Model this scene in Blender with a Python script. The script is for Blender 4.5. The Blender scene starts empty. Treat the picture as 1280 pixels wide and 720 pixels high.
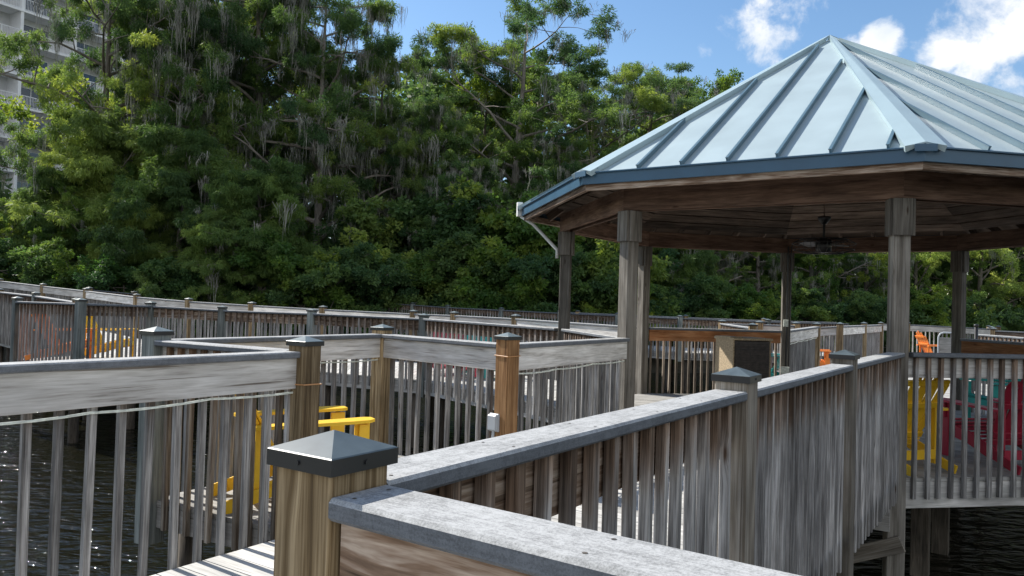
import bpy, math, random
import numpy as np
from mathutils import Vector, Matrix
random.seed(7)
S = bpy.context.scene
C = S.collection
rad = math.radians

# ------------------------------------------------------------------ camera
F_PX, PITCH, ROLL = 974.86, 0.0202, 0.0301
cd = bpy.data.cameras.new("camera"); cam = bpy.data.objects.new("camera", cd); C.objects.link(cam)
cd.sensor_width = 36.0; cd.lens = 36.0 * F_PX / 1280.0; cd.clip_start = 0.05; cd.clip_end = 6000
fw = Vector((0, math.cos(PITCH), math.sin(PITCH))); uh = Vector((0, -math.sin(PITCH), math.cos(PITCH)))
rt = Vector((math.cos(ROLL), 0, 0)) + math.sin(ROLL) * uh
up = -Vector((math.sin(ROLL), 0, 0)) + math.cos(ROLL) * uh
cam.matrix_world = Matrix(((rt.x, up.x, -fw.x, 0), (rt.y, up.y, -fw.y, 0), (rt.z, up.z, -fw.z, 0), (0, 0, 0, 1)))
S.camera = cam
S.render.resolution_x = 1024; S.render.resolution_y = 576

# ------------------------------------------------------------------ sky, sun, exposure
SUN_EL = rad(42); SUN_DIR = Vector((-.81 * math.cos(SUN_EL), .586 * math.cos(SUN_EL), math.sin(SUN_EL)))
CAM_RAY = lambda x, y: (rt * ((x - 640) / F_PX) + up * ((360 - y) / F_PX) + fw)
W = bpy.data.worlds.new("World"); S.world = W; W.use_nodes = True
def build_world():
    nt = W.node_tree; nt.nodes.clear(); N = nt.nodes.new; L = nt.links.new
    out = N('ShaderNodeOutputWorld'); bg = N('ShaderNodeBackground'); bg2 = N('ShaderNodeBackground'); mx = N('ShaderNodeMixShader')
    sky = N('ShaderNodeTexSky'); sky.sky_type = 'NISHITA'; sky.sun_disc = False
    sky.sun_elevation = SUN_EL; sky.sun_rotation = math.atan2(SUN_DIR.x, SUN_DIR.y)
    sky.air_density = 1.1; sky.dust_density = 0.3; sky.ozone_density = 2.2
    hs = N('ShaderNodeHueSaturation'); hs.inputs['Saturation'].default_value = 1.12
    L(sky.outputs[0], hs.inputs['Color']); L(hs.outputs[0], bg.inputs[0]); bg.inputs[1].default_value = 0.095
    tc = N('ShaderNodeTexCoord')
    nrm = N('ShaderNodeVectorMath'); nrm.operation = 'NORMALIZE'; L(tc.outputs['Generated'], nrm.inputs[0])
    n1 = N('ShaderNodeTexNoise'); n1.inputs['Scale'].default_value = 13; n1.inputs['Detail'].default_value = 9; n1.inputs['Roughness'].default_value = .6; n1.inputs['Distortion'].default_value = .25
    L(nrm.outputs[0], n1.inputs['Vector'])
    blobs = [(1260, 30, .11, .95), (1200, 45, .065, .85), (1290, 100, .11, .8), (960, 30, .085, .66), (1015, 12, .06, .70), (925, 18, .06, .62),
             (1098, 50, .042, .85), (1060, 64, .04, .7), (1030, 78, .03, .6), (880, 70, .035, .52), (812, 118, .035, .5), (850, 108, .04, .6), (1230, 110, .08, .7),
             (1500, 150, .3, .9), (1150, 330, .1, .3), (-400, 60, .3, .7), (2200, 0, .5, .8), (400, -600, .35, .55)]
    fill_blobs = [((.25, -.85, .38), .95, 1.25), ((.95, -.35, .35), .65, 1.2), ((-.65, -.75, .3), .75, 1.15), ((.1, -.5, .85), .5, .85), ((.8, .2, .5), .35, .8)]      # unseen bright clouds added out of view as neutral fill light
    acc = None
    for (d, r, a) in [(CAM_RAY(x, y).normalized(), r, a) for (x, y, r, a) in blobs] + [(Vector(v).normalized(), r, a) for v, r, a in fill_blobs]:
        dist = N('ShaderNodeVectorMath'); dist.operation = 'DISTANCE'; L(nrm.outputs[0], dist.inputs[0]); dist.inputs[1].default_value = d
        mr = N('ShaderNodeMapRange'); mr.interpolation_type = 'SMOOTHSTEP'
        mr.inputs[1].default_value = r; mr.inputs[2].default_value = r * .15; mr.inputs[3].default_value = 0; mr.inputs[4].default_value = a
        L(dist.outputs['Value'], mr.inputs[0])
        if acc is None: acc = mr
        else:
            m = N('ShaderNodeMath'); m.operation = 'MAXIMUM'; L(acc.outputs[0], m.inputs[0]); L(mr.outputs[0], m.inputs[1]); acc = m
    ns = N('ShaderNodeMath'); ns.operation = 'MULTIPLY_ADD'; L(n1.outputs[0], ns.inputs[0]); ns.inputs[1].default_value = 2.6; ns.inputs[2].default_value = -1.25
    ad = N('ShaderNodeMath'); ad.operation = 'ADD'; L(ns.outputs[0], ad.inputs[0]); L(acc.outputs[0], ad.inputs[1])
    gate = N('ShaderNodeMath'); gate.operation = 'MULTIPLY'; 
    g2 = N('ShaderNodeMapRange'); g2.inputs[1].default_value = 0.0; g2.inputs[2].default_value = .25; L(acc.outputs[0], g2.inputs[0])
    dm = N('ShaderNodeMapRange'); dm.interpolation_type = 'SMOOTHSTEP'; dm.inputs[1].default_value = .48; dm.inputs[2].default_value = 1.02; L(ad.outputs[0], dm.inputs[0])
    L(dm.outputs[0], gate.inputs[0]); L(g2.outputs[0], gate.inputs[1])
    n2 = N('ShaderNodeTexNoise'); n2.inputs['Scale'].default_value = 14; n2.inputs['Detail'].default_value = 6; L(nrm.outputs[0], n2.inputs['Vector'])
    cr = N('ShaderNodeValToRGB'); cr.color_ramp.elements[0].position = .35; cr.color_ramp.elements[0].color = (.70, .77, .86, 1)
    cr.color_ramp.elements[1].position = .6; cr.color_ramp.elements[1].color = (1, 1, 1, 1)
    L(n2.outputs[0], cr.inputs[0]); L(cr.outputs[0], bg2.inputs[0]); bg2.inputs[1].default_value = .68
    L(gate.outputs[0], mx.inputs[0]); L(bg.outputs[0], mx.inputs[1]); L(bg2.outputs[0], mx.inputs[2]); L(mx.outputs[0], out.inputs[0])
build_world()
sd = bpy.data.lights.new("sun", 'SUN'); sd.energy = 4.3; sd.angle = rad(.53); sd.color = (1, .955, .88)
sun = bpy.data.objects.new("sun", sd); C.objects.link(sun); sun.rotation_euler = (-SUN_DIR).to_track_quat('-Z', 'Y').to_euler()
S.view_settings.view_transform = 'Standard'; S.view_settings.look = 'None'; S.view_settings.gamma = 1
S.view_settings.use_curve_mapping = False; S.view_settings.exposure = 0.78

# ------------------------------------------------------------------ pixel helpers (used once, to lay out the plan)
def ray(x, y):
    r = (x - 640) / F_PX; u = (360 - y) / F_PX
    return fw + rt * r + up * u
def at(x, y, Y):
    d = ray(x, y); return d * (Y / d.y)
def pz(x, y, z):
    d = ray(x, y); return d * (z / d.z)
RZ, DZ, WZ = -.329, -1.45, -2.7      # rail cap top, deck top, water level (eye = 0)

# ------------------------------------------------------------------ materials
def newmat(name):
    m = bpy.data.materials.new(name); m.use_nodes = True; nt = m.node_tree
    b = nt.nodes['Principled BSDF']; return m, nt, nt.nodes.new, nt.links.new, b
def ramp(N, stops):
    r = N('ShaderNodeValToRGB'); e = r.color_ramp.elements
    e[0].position, e[0].color = stops[0][0], (*stops[0][1], 1); e[1].position, e[1].color = stops[-1][0], (*stops[-1][1], 1)
    for p, c in stops[1:-1]:
        q = e.new(p); q.color = (*c, 1)
    return r
def wood(name, dark, mid, light, grain=34., rough=.85, bump=.5, knots=.5, stretch=1.0, blotch=.35, shelter=None):
    m, nt, N, L, b = newmat(name)
    uv = N('ShaderNodeUVMap'); uv.uv_map = 'UVMap'
    oi = N('ShaderNodeObjectInfo')
    off = N('ShaderNodeVectorMath'); off.operation = 'MULTIPLY_ADD'
    cmb = N('ShaderNodeCombineXYZ')
    for i in range(3): L(oi.outputs['Random'], cmb.inputs[i])
    L(cmb.outputs[0], off.inputs[0]); off.inputs[1].default_value = (37, 11, 0); L(uv.outputs[0], off.inputs[2])
    # knots: warp the grain around them
    mk = N('ShaderNodeMapping'); mk.inputs['Scale'].default_value = (1.7, 7.5, 1); L(off.outputs[0], mk.inputs[0])
    vo = N('ShaderNodeTexVoronoi'); vo.inputs['Scale'].default_value = 1.0; L(mk.outputs[0], vo.inputs['Vector'])
    kn = N('ShaderNodeMapRange'); kn.interpolation_type = 'SMOOTHSTEP'; kn.inputs[1].default_value = .24; kn.inputs[2].default_value = 0.0; L(vo.outputs['Distance'], kn.inputs[0])
    w = N('ShaderNodeVectorMath'); w.operation = 'MULTIPLY_ADD'
    kc = N('ShaderNodeCombineXYZ'); km = N('ShaderNodeMath'); km.operation = 'MULTIPLY'; km.inputs[1].default_value = .022 * knots; L(kn.outputs[0], km.inputs[0]); L(km.outputs[0], kc.inputs[1])
    w.operation = 'ADD'; L(off.outputs[0], w.inputs[0]); L(kc.outputs[0], w.inputs[1])
    mp = N('ShaderNodeMapping'); mp.inputs['Scale'].default_value = (1.6 * stretch, grain, 1); L(w.outputs[0], mp.inputs[0])
    n = N('ShaderNodeTexNoise'); n.inputs['Scale'].default_value = 1; n.inputs['Detail'].default_value = 5; n.inputs['Roughness'].default_value = .65; n.inputs['Distortion'].default_value = .35
    L(mp.outputs[0], n.inputs['Vector'])
    mp2 = N('ShaderNodeMapping'); mp2.inputs['Scale'].default_value = (6 * stretch, grain * 5, 1); L(w.outputs[0], mp2.inputs[0])
    n2 = N('ShaderNodeTexNoise'); n2.inputs['Scale'].default_value = 1; n2.inputs['Detail'].default_value = 3; L(mp2.outputs[0], n2.inputs['Vector'])
    mixn = N('ShaderNodeMath'); mixn.operation = 'MULTIPLY_ADD'; L(n2.outputs[0], mixn.inputs[0]); mixn.inputs[1].default_value = .35; 
    sc = N('ShaderNodeMath'); sc.operation = 'MULTIPLY'; sc.inputs[1].default_value = .75; L(n.outputs[0], sc.inputs[0]); L(sc.outputs[0], mixn.inputs[2])
    cr = ramp(N, [(.34, dark), (.5, mid), (.68, light)]); L(mixn.outputs[0], cr.inputs[0])
    # dark knot centres
    kd = N('ShaderNodeMapRange'); kd.inputs[1].default_value = .085; kd.inputs[2].default_value = .03; L(vo.outputs['Distance'], kd.inputs[0])
    kmx = N('ShaderNodeMixRGB'); kmx.blend_type = 'MULTIPLY'; kmx.inputs[2].default_value = (.32, .22, .16, 1); 
    kk = N('ShaderNodeMath'); kk.operation = 'MULTIPLY'; kk.inputs[1].default_value = min(1, knots * 1.4); L(kd.outputs[0], kk.inputs[0]); L(kk.outputs[0], kmx.inputs[0]); L(cr.outputs[0], kmx.inputs[1])
    # drying checks: thin dark cracks along the grain
    mpc = N('ShaderNodeMapping'); mpc.inputs['Scale'].default_value = (.9 * stretch, grain * 2.6, 1); L(w.outputs[0], mpc.inputs[0])
    nc = N('ShaderNodeTexNoise'); nc.inputs['Scale'].default_value = 1; nc.inputs['Detail'].default_value = 2; L(mpc.outputs[0], nc.inputs['Vector'])
    rc = N('ShaderNodeMapRange'); rc.inputs[1].default_value = .655; rc.inputs[2].default_value = .70; rc.inputs[3].default_value = 0; rc.inputs[4].default_value = .8; L(nc.outputs[0], rc.inputs[0])
    cmx = N('ShaderNodeMixRGB'); cmx.blend_type = 'MULTIPLY'; cmx.inputs[2].default_value = (.25, .2, .16, 1); L(rc.outputs[0], cmx.inputs[0]); L(kmx.outputs[0], cmx.inputs[1]); kmx = cmx
    # broad blotches of weathering
    mp3 = N('ShaderNodeMapping'); mp3.inputs['Scale'].default_value = (2.2, 5, 1); L(off.outputs[0], mp3.inputs[0])
    n3 = N('ShaderNodeTexNoise'); n3.inputs['Scale'].default_value = 1; n3.inputs['Detail'].default_value = 4; L(mp3.outputs[0], n3.inputs['Vector'])
    r3 = N('ShaderNodeMapRange'); r3.inputs[1].default_value = .3; r3.inputs[2].default_value = .7; r3.inputs[3].default_value = 1 - blotch; r3.inputs[4].default_value = 1 + blotch * .6; L(n3.outputs[0], r3.inputs[0])
    rr = N('ShaderNodeMapRange'); rr.inputs[3].default_value = .68; rr.inputs[4].default_value = 1.28; L(oi.outputs['Random'], rr.inputs[0])
    at_ = N('ShaderNodeAttribute'); at_.attribute_name = 'tint'
    ra = N('ShaderNodeMapRange'); ra.inputs[3].default_value = .78; ra.inputs[4].default_value = 1.2; L(at_.outputs['Fac'], ra.inputs[0])
    m1 = N('ShaderNodeMath'); m1.operation = 'MULTIPLY'; L(r3.outputs[0], m1.inputs[0]); L(rr.outputs[0], m1.inputs[1])
    m2 = N('ShaderNodeMath'); m2.operation = 'MULTIPLY'; L(m1.outputs[0], m2.inputs[0]); L(ra.outputs[0], m2.inputs[1])
    hv = N('ShaderNodeHueSaturation'); L(m2.outputs[0], hv.inputs['Value']); L(kmx.outputs[0], hv.inputs['Color'])
    outc = hv
    if shelter:                      # brown, unbleached wood where the rail has kept the rain off the top of each picket
        al = N('ShaderNodeAttribute'); al.attribute_name = 'along'
        aw = N('ShaderNodeMath'); aw.operation = 'MULTIPLY_ADD'; aw.inputs[1].default_value = .5; L(n3.outputs[0], aw.inputs[0]); L(al.outputs['Fac'], aw.inputs[2])
        sm = N('ShaderNodeMapRange'); sm.interpolation_type = 'SMOOTHSTEP'; sm.inputs[1].default_value = shelter[1] + .25; sm.inputs[2].default_value = .25; sm.inputs[4].default_value = shelter[2]; L(aw.outputs[0], sm.inputs[0])
        sx = N('ShaderNodeMixRGB'); sx.blend_type = 'MULTIPLY'; L(sm.outputs[0], sx.inputs[0]); L(hv.outputs[0], sx.inputs[1]); sx.inputs[2].default_value = (*shelter[0], 1); outc = sx
    L(outc.outputs[0], b.inputs['Base Color']); b.inputs['Roughness'].default_value = rough
    b.inputs['Specular IOR Level'].default_value = .25
    bp = N('ShaderNodeBump'); bp.inputs['Strength'].default_value = bump; bp.inputs['Distance'].default_value = .004; L(mixn.outputs[0], bp.inputs['Height']); L(bp.outputs[0], b.inputs['Normal'])
    return m
def plain(name, col, rough=.5, metal=0., var=.12, scale=6., bump=0.0, spec=.5):
    m, nt, N, L, b = newmat(name)
    tc = N('ShaderNodeTexCoord'); n = N('ShaderNodeTexNoise'); n.inputs['Scale'].default_value = scale; n.inputs['Detail'].default_value = 6; L(tc.outputs['Object'], n.inputs['Vector'])
    lo = tuple(c * (1 - var) for c in col); hi = tuple(min(1, c * (1 + var)) for c in col)
    r = ramp(N, [(.3, lo), (.7, hi)]); L(n.outputs[0], r.inputs[0]); L(r.outputs[0], b.inputs['Base Color'])
    b.inputs['Roughness'].default_value = rough; b.inputs['Metallic'].default_value = metal; b.inputs['Specular IOR Level'].default_value = spec
    if bump:
        bp = N('ShaderNodeBump'); bp.inputs['Strength'].default_value = bump; bp.inputs['Distance'].default_value = .01; L(n.outputs[0], bp.inputs['Height']); L(bp.outputs[0], b.inputs['Normal'])
    return m
def cap_material(name, base, speck):
    m, nt, N, L, b = newmat(name)
    tc = N('ShaderNodeTexCoord')
    n = N('ShaderNodeTexNoise'); n.inputs['Scale'].default_value = 260; n.inputs['Detail'].default_value = 4; n.inputs['Roughness'].default_value = .8; L(tc.outputs['Object'], n.inputs['Vector'])
    n2 = N('ShaderNodeTexNoise'); n2.inputs['Scale'].default_value = 7; n2.inputs['Detail'].default_value = 5; L(tc.outputs['Object'], n2.inputs['Vector'])
    n4 = N('ShaderNodeTexNoise'); n4.inputs['Scale'].default_value = 45; n4.inputs['Detail'].default_value = 5; L(tc.outputs['Object'], n4.inputs['Vector'])
    ad = N('ShaderNodeMath'); ad.operation = 'MULTIPLY_ADD'; L(n2.outputs[0], ad.inputs[0]); ad.inputs[1].default_value = .4; L(n.outputs[0], ad.inputs[2])
    ad2 = N('ShaderNodeMath'); ad2.operation = 'MULTIPLY_ADD'; L(n4.outputs[0], ad2.inputs[0]); ad2.inputs[1].default_value = .4; L(ad.outputs[0], ad2.inputs[2])
    uv = N('ShaderNodeUVMap'); uv.uv_map = 'UVMap'; mg = N('ShaderNodeMapping'); mg.inputs['Scale'].default_value = (9, 120, 1); L(uv.outputs[0], mg.inputs[0])
    ng = N('ShaderNodeTexNoise'); ng.inputs['Scale'].default_value = 1; ng.inputs['Detail'].default_value = 4; ng.inputs['Roughness'].default_value = .7; L(mg.outputs[0], ng.inputs['Vector'])
    ad3 = N('ShaderNodeMath'); ad3.operation = 'MULTIPLY_ADD'; L(ng.outputs[0], ad3.inputs[0]); ad3.inputs[1].default_value = .55
    sb = N('ShaderNodeMath'); sb.operation = 'SUBTRACT'; sb.inputs[1].default_value = .275; L(ad2.outputs[0], sb.inputs[0]); L(sb.outputs[0], ad3.inputs[2]); ad2 = ad3
    r = ramp(N, [(.68, tuple(c * (1 - speck) for c in base)), (.9, base), (1.0, tuple(min(1, c * (1 + speck * .6)) for c in base))]); L(ad2.outputs[0], r.inputs[0])
    L(r.outputs[0], b.inputs['Base Color']); b.inputs['Roughness'].default_value = .8; b.inputs['Specular IOR Level'].default_value = .3
    bp = N('ShaderNodeBump'); bp.inputs['Strength'].default_value = .22; bp.inputs['Distance'].default_value = .0015; L(ad2.outputs[0], bp.inputs['Height']); L(bp.outputs[0], b.inputs['Normal'])
    return m
M = {}
M['picket'] = wood('weathered_grey_pine', (.05, .046, .043), (.18, .171, .163), (.43, .415, .40), grain=50, knots=.7, shelter=((.70, .46, .30), .22, .85))
M['picket_brown'] = wood('weathered_brown_pine', (.05, .035, .025), (.16, .125, .095), (.38, .33, .27), grain=50, knots=.7, shelter=((.75, .48, .30), .35, .8))
M['board'] = wood('silvered_face_board', (.24, .215, .19), (.56, .535, .50), (.76, .74, .71), grain=24, knots=.9, blotch=.25)
M['board_brown'] = wood('brown_streaked_board', (.045, .028, .018), (.175, .115, .078), (.46, .38, .31), grain=19, knots=.9)
M['post'] = wood('treated_brown_post', (.04, .024, .012), (.155, .105, .052), (.40, .305, .185), grain=34, knots=.7, stretch=.6)
M['post_red'] = wood('reddish_brown_post', (.05, .025, .012), (.17, .085, .035), (.29, .17, .08), grain=22, knots=.8, stretch=.6)
M['post_grey'] = wood('grey_green_post', (.06, .07, .066), (.135, .15, .142), (.26, .275, .26), grain=28, knots=.5, stretch=.6)
M['post_mid'] = wood('grey_brown_post', (.07, .055, .04), (.17, .145, .115), (.32, .29, .25), grain=28, knots=.6, stretch=.6)
M['column'] = wood('gazebo_column_wood', (.06, .052, .042), (.145, .13, .11), (.27, .25, .22), grain=18, knots=.9, stretch=.5)
M['beam'] = wood('gazebo_beam_wood', (.065, .037, .026), (.155, .092, .063), (.27, .172, .122), grain=15, knots=.9)
M['rafter'] = wood('gazebo_ceiling_wood', (.055, .04, .03), (.135, .098, .075), (.25, .19, .15), grain=18, knots=.6)
M['board_red'] = wood('red_brown_rail_board', (.14, .05, .02), (.30, .125, .05), (.42, .22, .11), grain=16, knots=.6)
M['deck'] = wood('sun_bleached_deck_board', (.24, .23, .21), (.375, .365, .34), (.48, .47, .445), grain=24, knots=.4, blotch=.2)
M['rim'] = wood('grey_rim_board', (.20, .19, .18), (.36, .35, .33), (.50, .48, .46), grain=16, knots=.7)
M['pile'] = wood('dark_piling_wood', (.018, .015, .012), (.055, .046, .037), (.12, .10, .08), grain=22, knots=.4)
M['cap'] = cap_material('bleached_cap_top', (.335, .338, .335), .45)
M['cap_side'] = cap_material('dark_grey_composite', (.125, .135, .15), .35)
M['screw'] = plain('weathered_screw_head', (.09, .075, .06), rough=.5, var=.3)
M['caproof'] = plain('dark_metal_post_cap', (.075, .095, .10), rough=.42, var=.25, scale=14, spec=.5)
M['capgrey'] = plain('weathered_grey_post_cap', (.15, .18, .18), rough=.38, var=.2, scale=14)
M['rope'] = plain('pale_plastic_tube', (.62, .66, .60), rough=.35, var=.25, scale=30)
M['yellow'] = plain('yellow_plastic', (.86, .52, .02), rough=.45, var=.08)
M['orange'] = plain('orange_plastic', (.82, .24, .04), rough=.45, var=.1)
M['red'] = plain('crimson_plastic', (.40, .02, .05), rough=.45, var=.1)
M['teal'] = plain('teal_plastic', (.02, .36, .33), rough=.45, var=.1)
M['roof'] = plain('pale_blue_painted_metal', (.365, .445, .465), rough=.40, metal=.0, var=.09, scale=2.2, bump=.02, spec=.5)
M['rooftrim'] = plain('slate_blue_painted_metal', (.038, .10, .165), rough=.4, var=.12, scale=3)
M['seam'] = plain('shaded_seam_metal', (.085, .15, .19), rough=.4, var=.08)  # panel metal darkened to paint in each seam's shaded side and cast shadow
M['hip'] = plain('pale_blue_ridge_metal', (.35, .45, .48), rough=.38, var=.06, scale=3)
M['white'] = plain('white_plastic', (.75, .76, .74), rough=.4, var=.06)
M['grey_plastic'] = plain('grey_plastic', (.38, .41, .44), rough=.45, var=.06)
M['black'] = plain('black_metal', (.012, .012, .013), rough=.4, var=.3)
M['bolt'] = plain('galvanised_steel', (.4, .4, .4), rough=.4, metal=1, var=.2)
M['tan'] = plain('tan_pebble_panel', (.36, .28, .18), rough=.8, var=.35, scale=40)
M['louver'] = plain('dark_brown_slats', (.045, .036, .03), rough=.6, var=.4, scale=20)
M['wire'] = plain('copper_wire', (.5, .25, .10), rough=.4, var=.1)
M['bark'] = wood('grey_brown_bark', (.09, .075, .06), (.19, .165, .14), (.33, .30, .26), grain=9, knots=.2, bump=1)
M['moss'] = plain('grey_spanish_moss', (.27, .27, .235), rough=.95, var=.45, scale=2.5)
M['stucco'] = plain('white_stucco', (.85, .85, .85), rough=.85, var=.05, scale=2)
M['stucco_grey'] = plain('grey_stucco', (.62, .62, .63), rough=.85, var=.06, scale=2)
M['glass'] = plain('dark_window_glass', (.025, .035, .045), rough=.08, var=.3, scale=.6, spec=.8)
M['soil'] = plain('dark_leaf_litter', (.05, .042, .025), rough=1, var=.5, scale=1.5, bump=.6)
def leafmat(name, stops, trans=.35):
    m, nt, N, L, b = newmat(name)
    a = N('ShaderNodeAttribute'); a.attribute_name = 'tint'
    r = ramp(N, stops); L(a.outputs['Fac'], r.inputs[0])
    oi = N('ShaderNodeObjectInfo'); ov = N('ShaderNodeMapRange'); ov.inputs[3].default_value = .78; ov.inputs[4].default_value = 1.3; L(oi.outputs['Random'], ov.inputs[0])
    om = N('ShaderNodeMath'); om.operation = 'MULTIPLY_ADD'; om.inputs[1].default_value = -.03; om.inputs[2].default_value = .512; L(oi.outputs['Random'], om.inputs[0])
    h0 = N('ShaderNodeHueSaturation'); L(ov.outputs[0], h0.inputs['Value']); L(om.outputs[0], h0.inputs['Hue']); L(r.outputs[0], h0.inputs['Color']); r = h0
    L(r.outputs[0], b.inputs['Base Color']); b.inputs['Roughness'].default_value = .6
    b.inputs['Specular IOR Level'].default_value = .3
    t = N('ShaderNodeBsdfTranslucent'); hs = N('ShaderNodeHueSaturation'); hs.inputs['Hue'].default_value = .485; hs.inputs['Saturation'].default_value = 1.15; hs.inputs['Value'].default_value = 1.5
    L(r.outputs[0], hs.inputs['Color']); L(hs.outputs[0], t.inputs[0])
    mx = N('ShaderNodeMixShader'); mx.inputs[0].default_value = trans; out = nt.nodes['Material Output']
    L(b.outputs[0], mx.inputs[1]); L(t.outputs[0], mx.inputs[2]); L(mx.outputs[0], out.inputs[0])
    return m
M['leaf_cyp'] = leafmat('cypress_foliage', [(0, (0.055, 0.112, 0.044)), (.5, (0.114, 0.195, 0.056)), (1, (0.218, 0.295, 0.073))], .45)
M['leaf_lite'] = leafmat('young_cypress_foliage', [(0, (.075, .13, .045)), (.5, (.135, .215, .06)), (1, (.23, .32, .085))], .45)
M['leaf_broad'] = leafmat('broad_leaf_foliage', [(0, (0.074, 0.150, 0.039)), (.5, (0.143, 0.227, 0.049)), (1, (0.273, 0.336, 0.073))], .5)
M['leaf_pale'] = leafmat('pale_green_foliage', [(0, (0.147, 0.244, 0.076)), (.5, (0.238, 0.342, 0.104)), (1, (0.355, 0.435, 0.130))], .5)  # lighter greens than the other broadleaf trees
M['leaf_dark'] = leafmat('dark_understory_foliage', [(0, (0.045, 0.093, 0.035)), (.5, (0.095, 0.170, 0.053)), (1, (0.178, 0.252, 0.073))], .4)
def water_mat():
    m, nt, N, L, b = newmat('dark_lake_water')
    b.inputs['Base Color'].default_value = (.008, .008, .004, 1); b.inputs['Roughness'].default_value = .03; b.inputs['IOR'].default_value = 1.33
    tc = N('ShaderNodeTexCoord'); mp = N('ShaderNodeMapping'); mp.inputs['Rotation'].default_value = (0, 0, rad(25)); mp.inputs['Scale'].default_value = (1, 2.1, 1); L(tc.outputs['Object'], mp.inputs[0])
    a = N('ShaderNodeTexNoise'); a.inputs['Scale'].default_value = 2.2; a.inputs['Detail'].default_value = 3; a.inputs['Roughness'].default_value = .5; a.inputs['Distortion'].default_value = .6; L(mp.outputs[0], a.inputs['Vector'])
    c = N('ShaderNodeTexNoise'); c.inputs['Scale'].default_value = 11; c.inputs['Detail'].default_value = 3; L(mp.outputs[0], c.inputs['Vector'])
    s = N('ShaderNodeMath'); s.operation = 'MULTIPLY_ADD'; L(c.outputs[0], s.inputs[0]); s.inputs[1].default_value = .10; L(a.outputs[0], s.inputs[2])
    bp = N('ShaderNodeBump'); bp.inputs['Strength'].default_value = 1; bp.inputs['Distance'].default_value = .09; L(s.outputs[0], bp.inputs['Height']); L(bp.outputs[0], b.inputs['Normal'])
    return m
M['water'] = water_mat()

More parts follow.
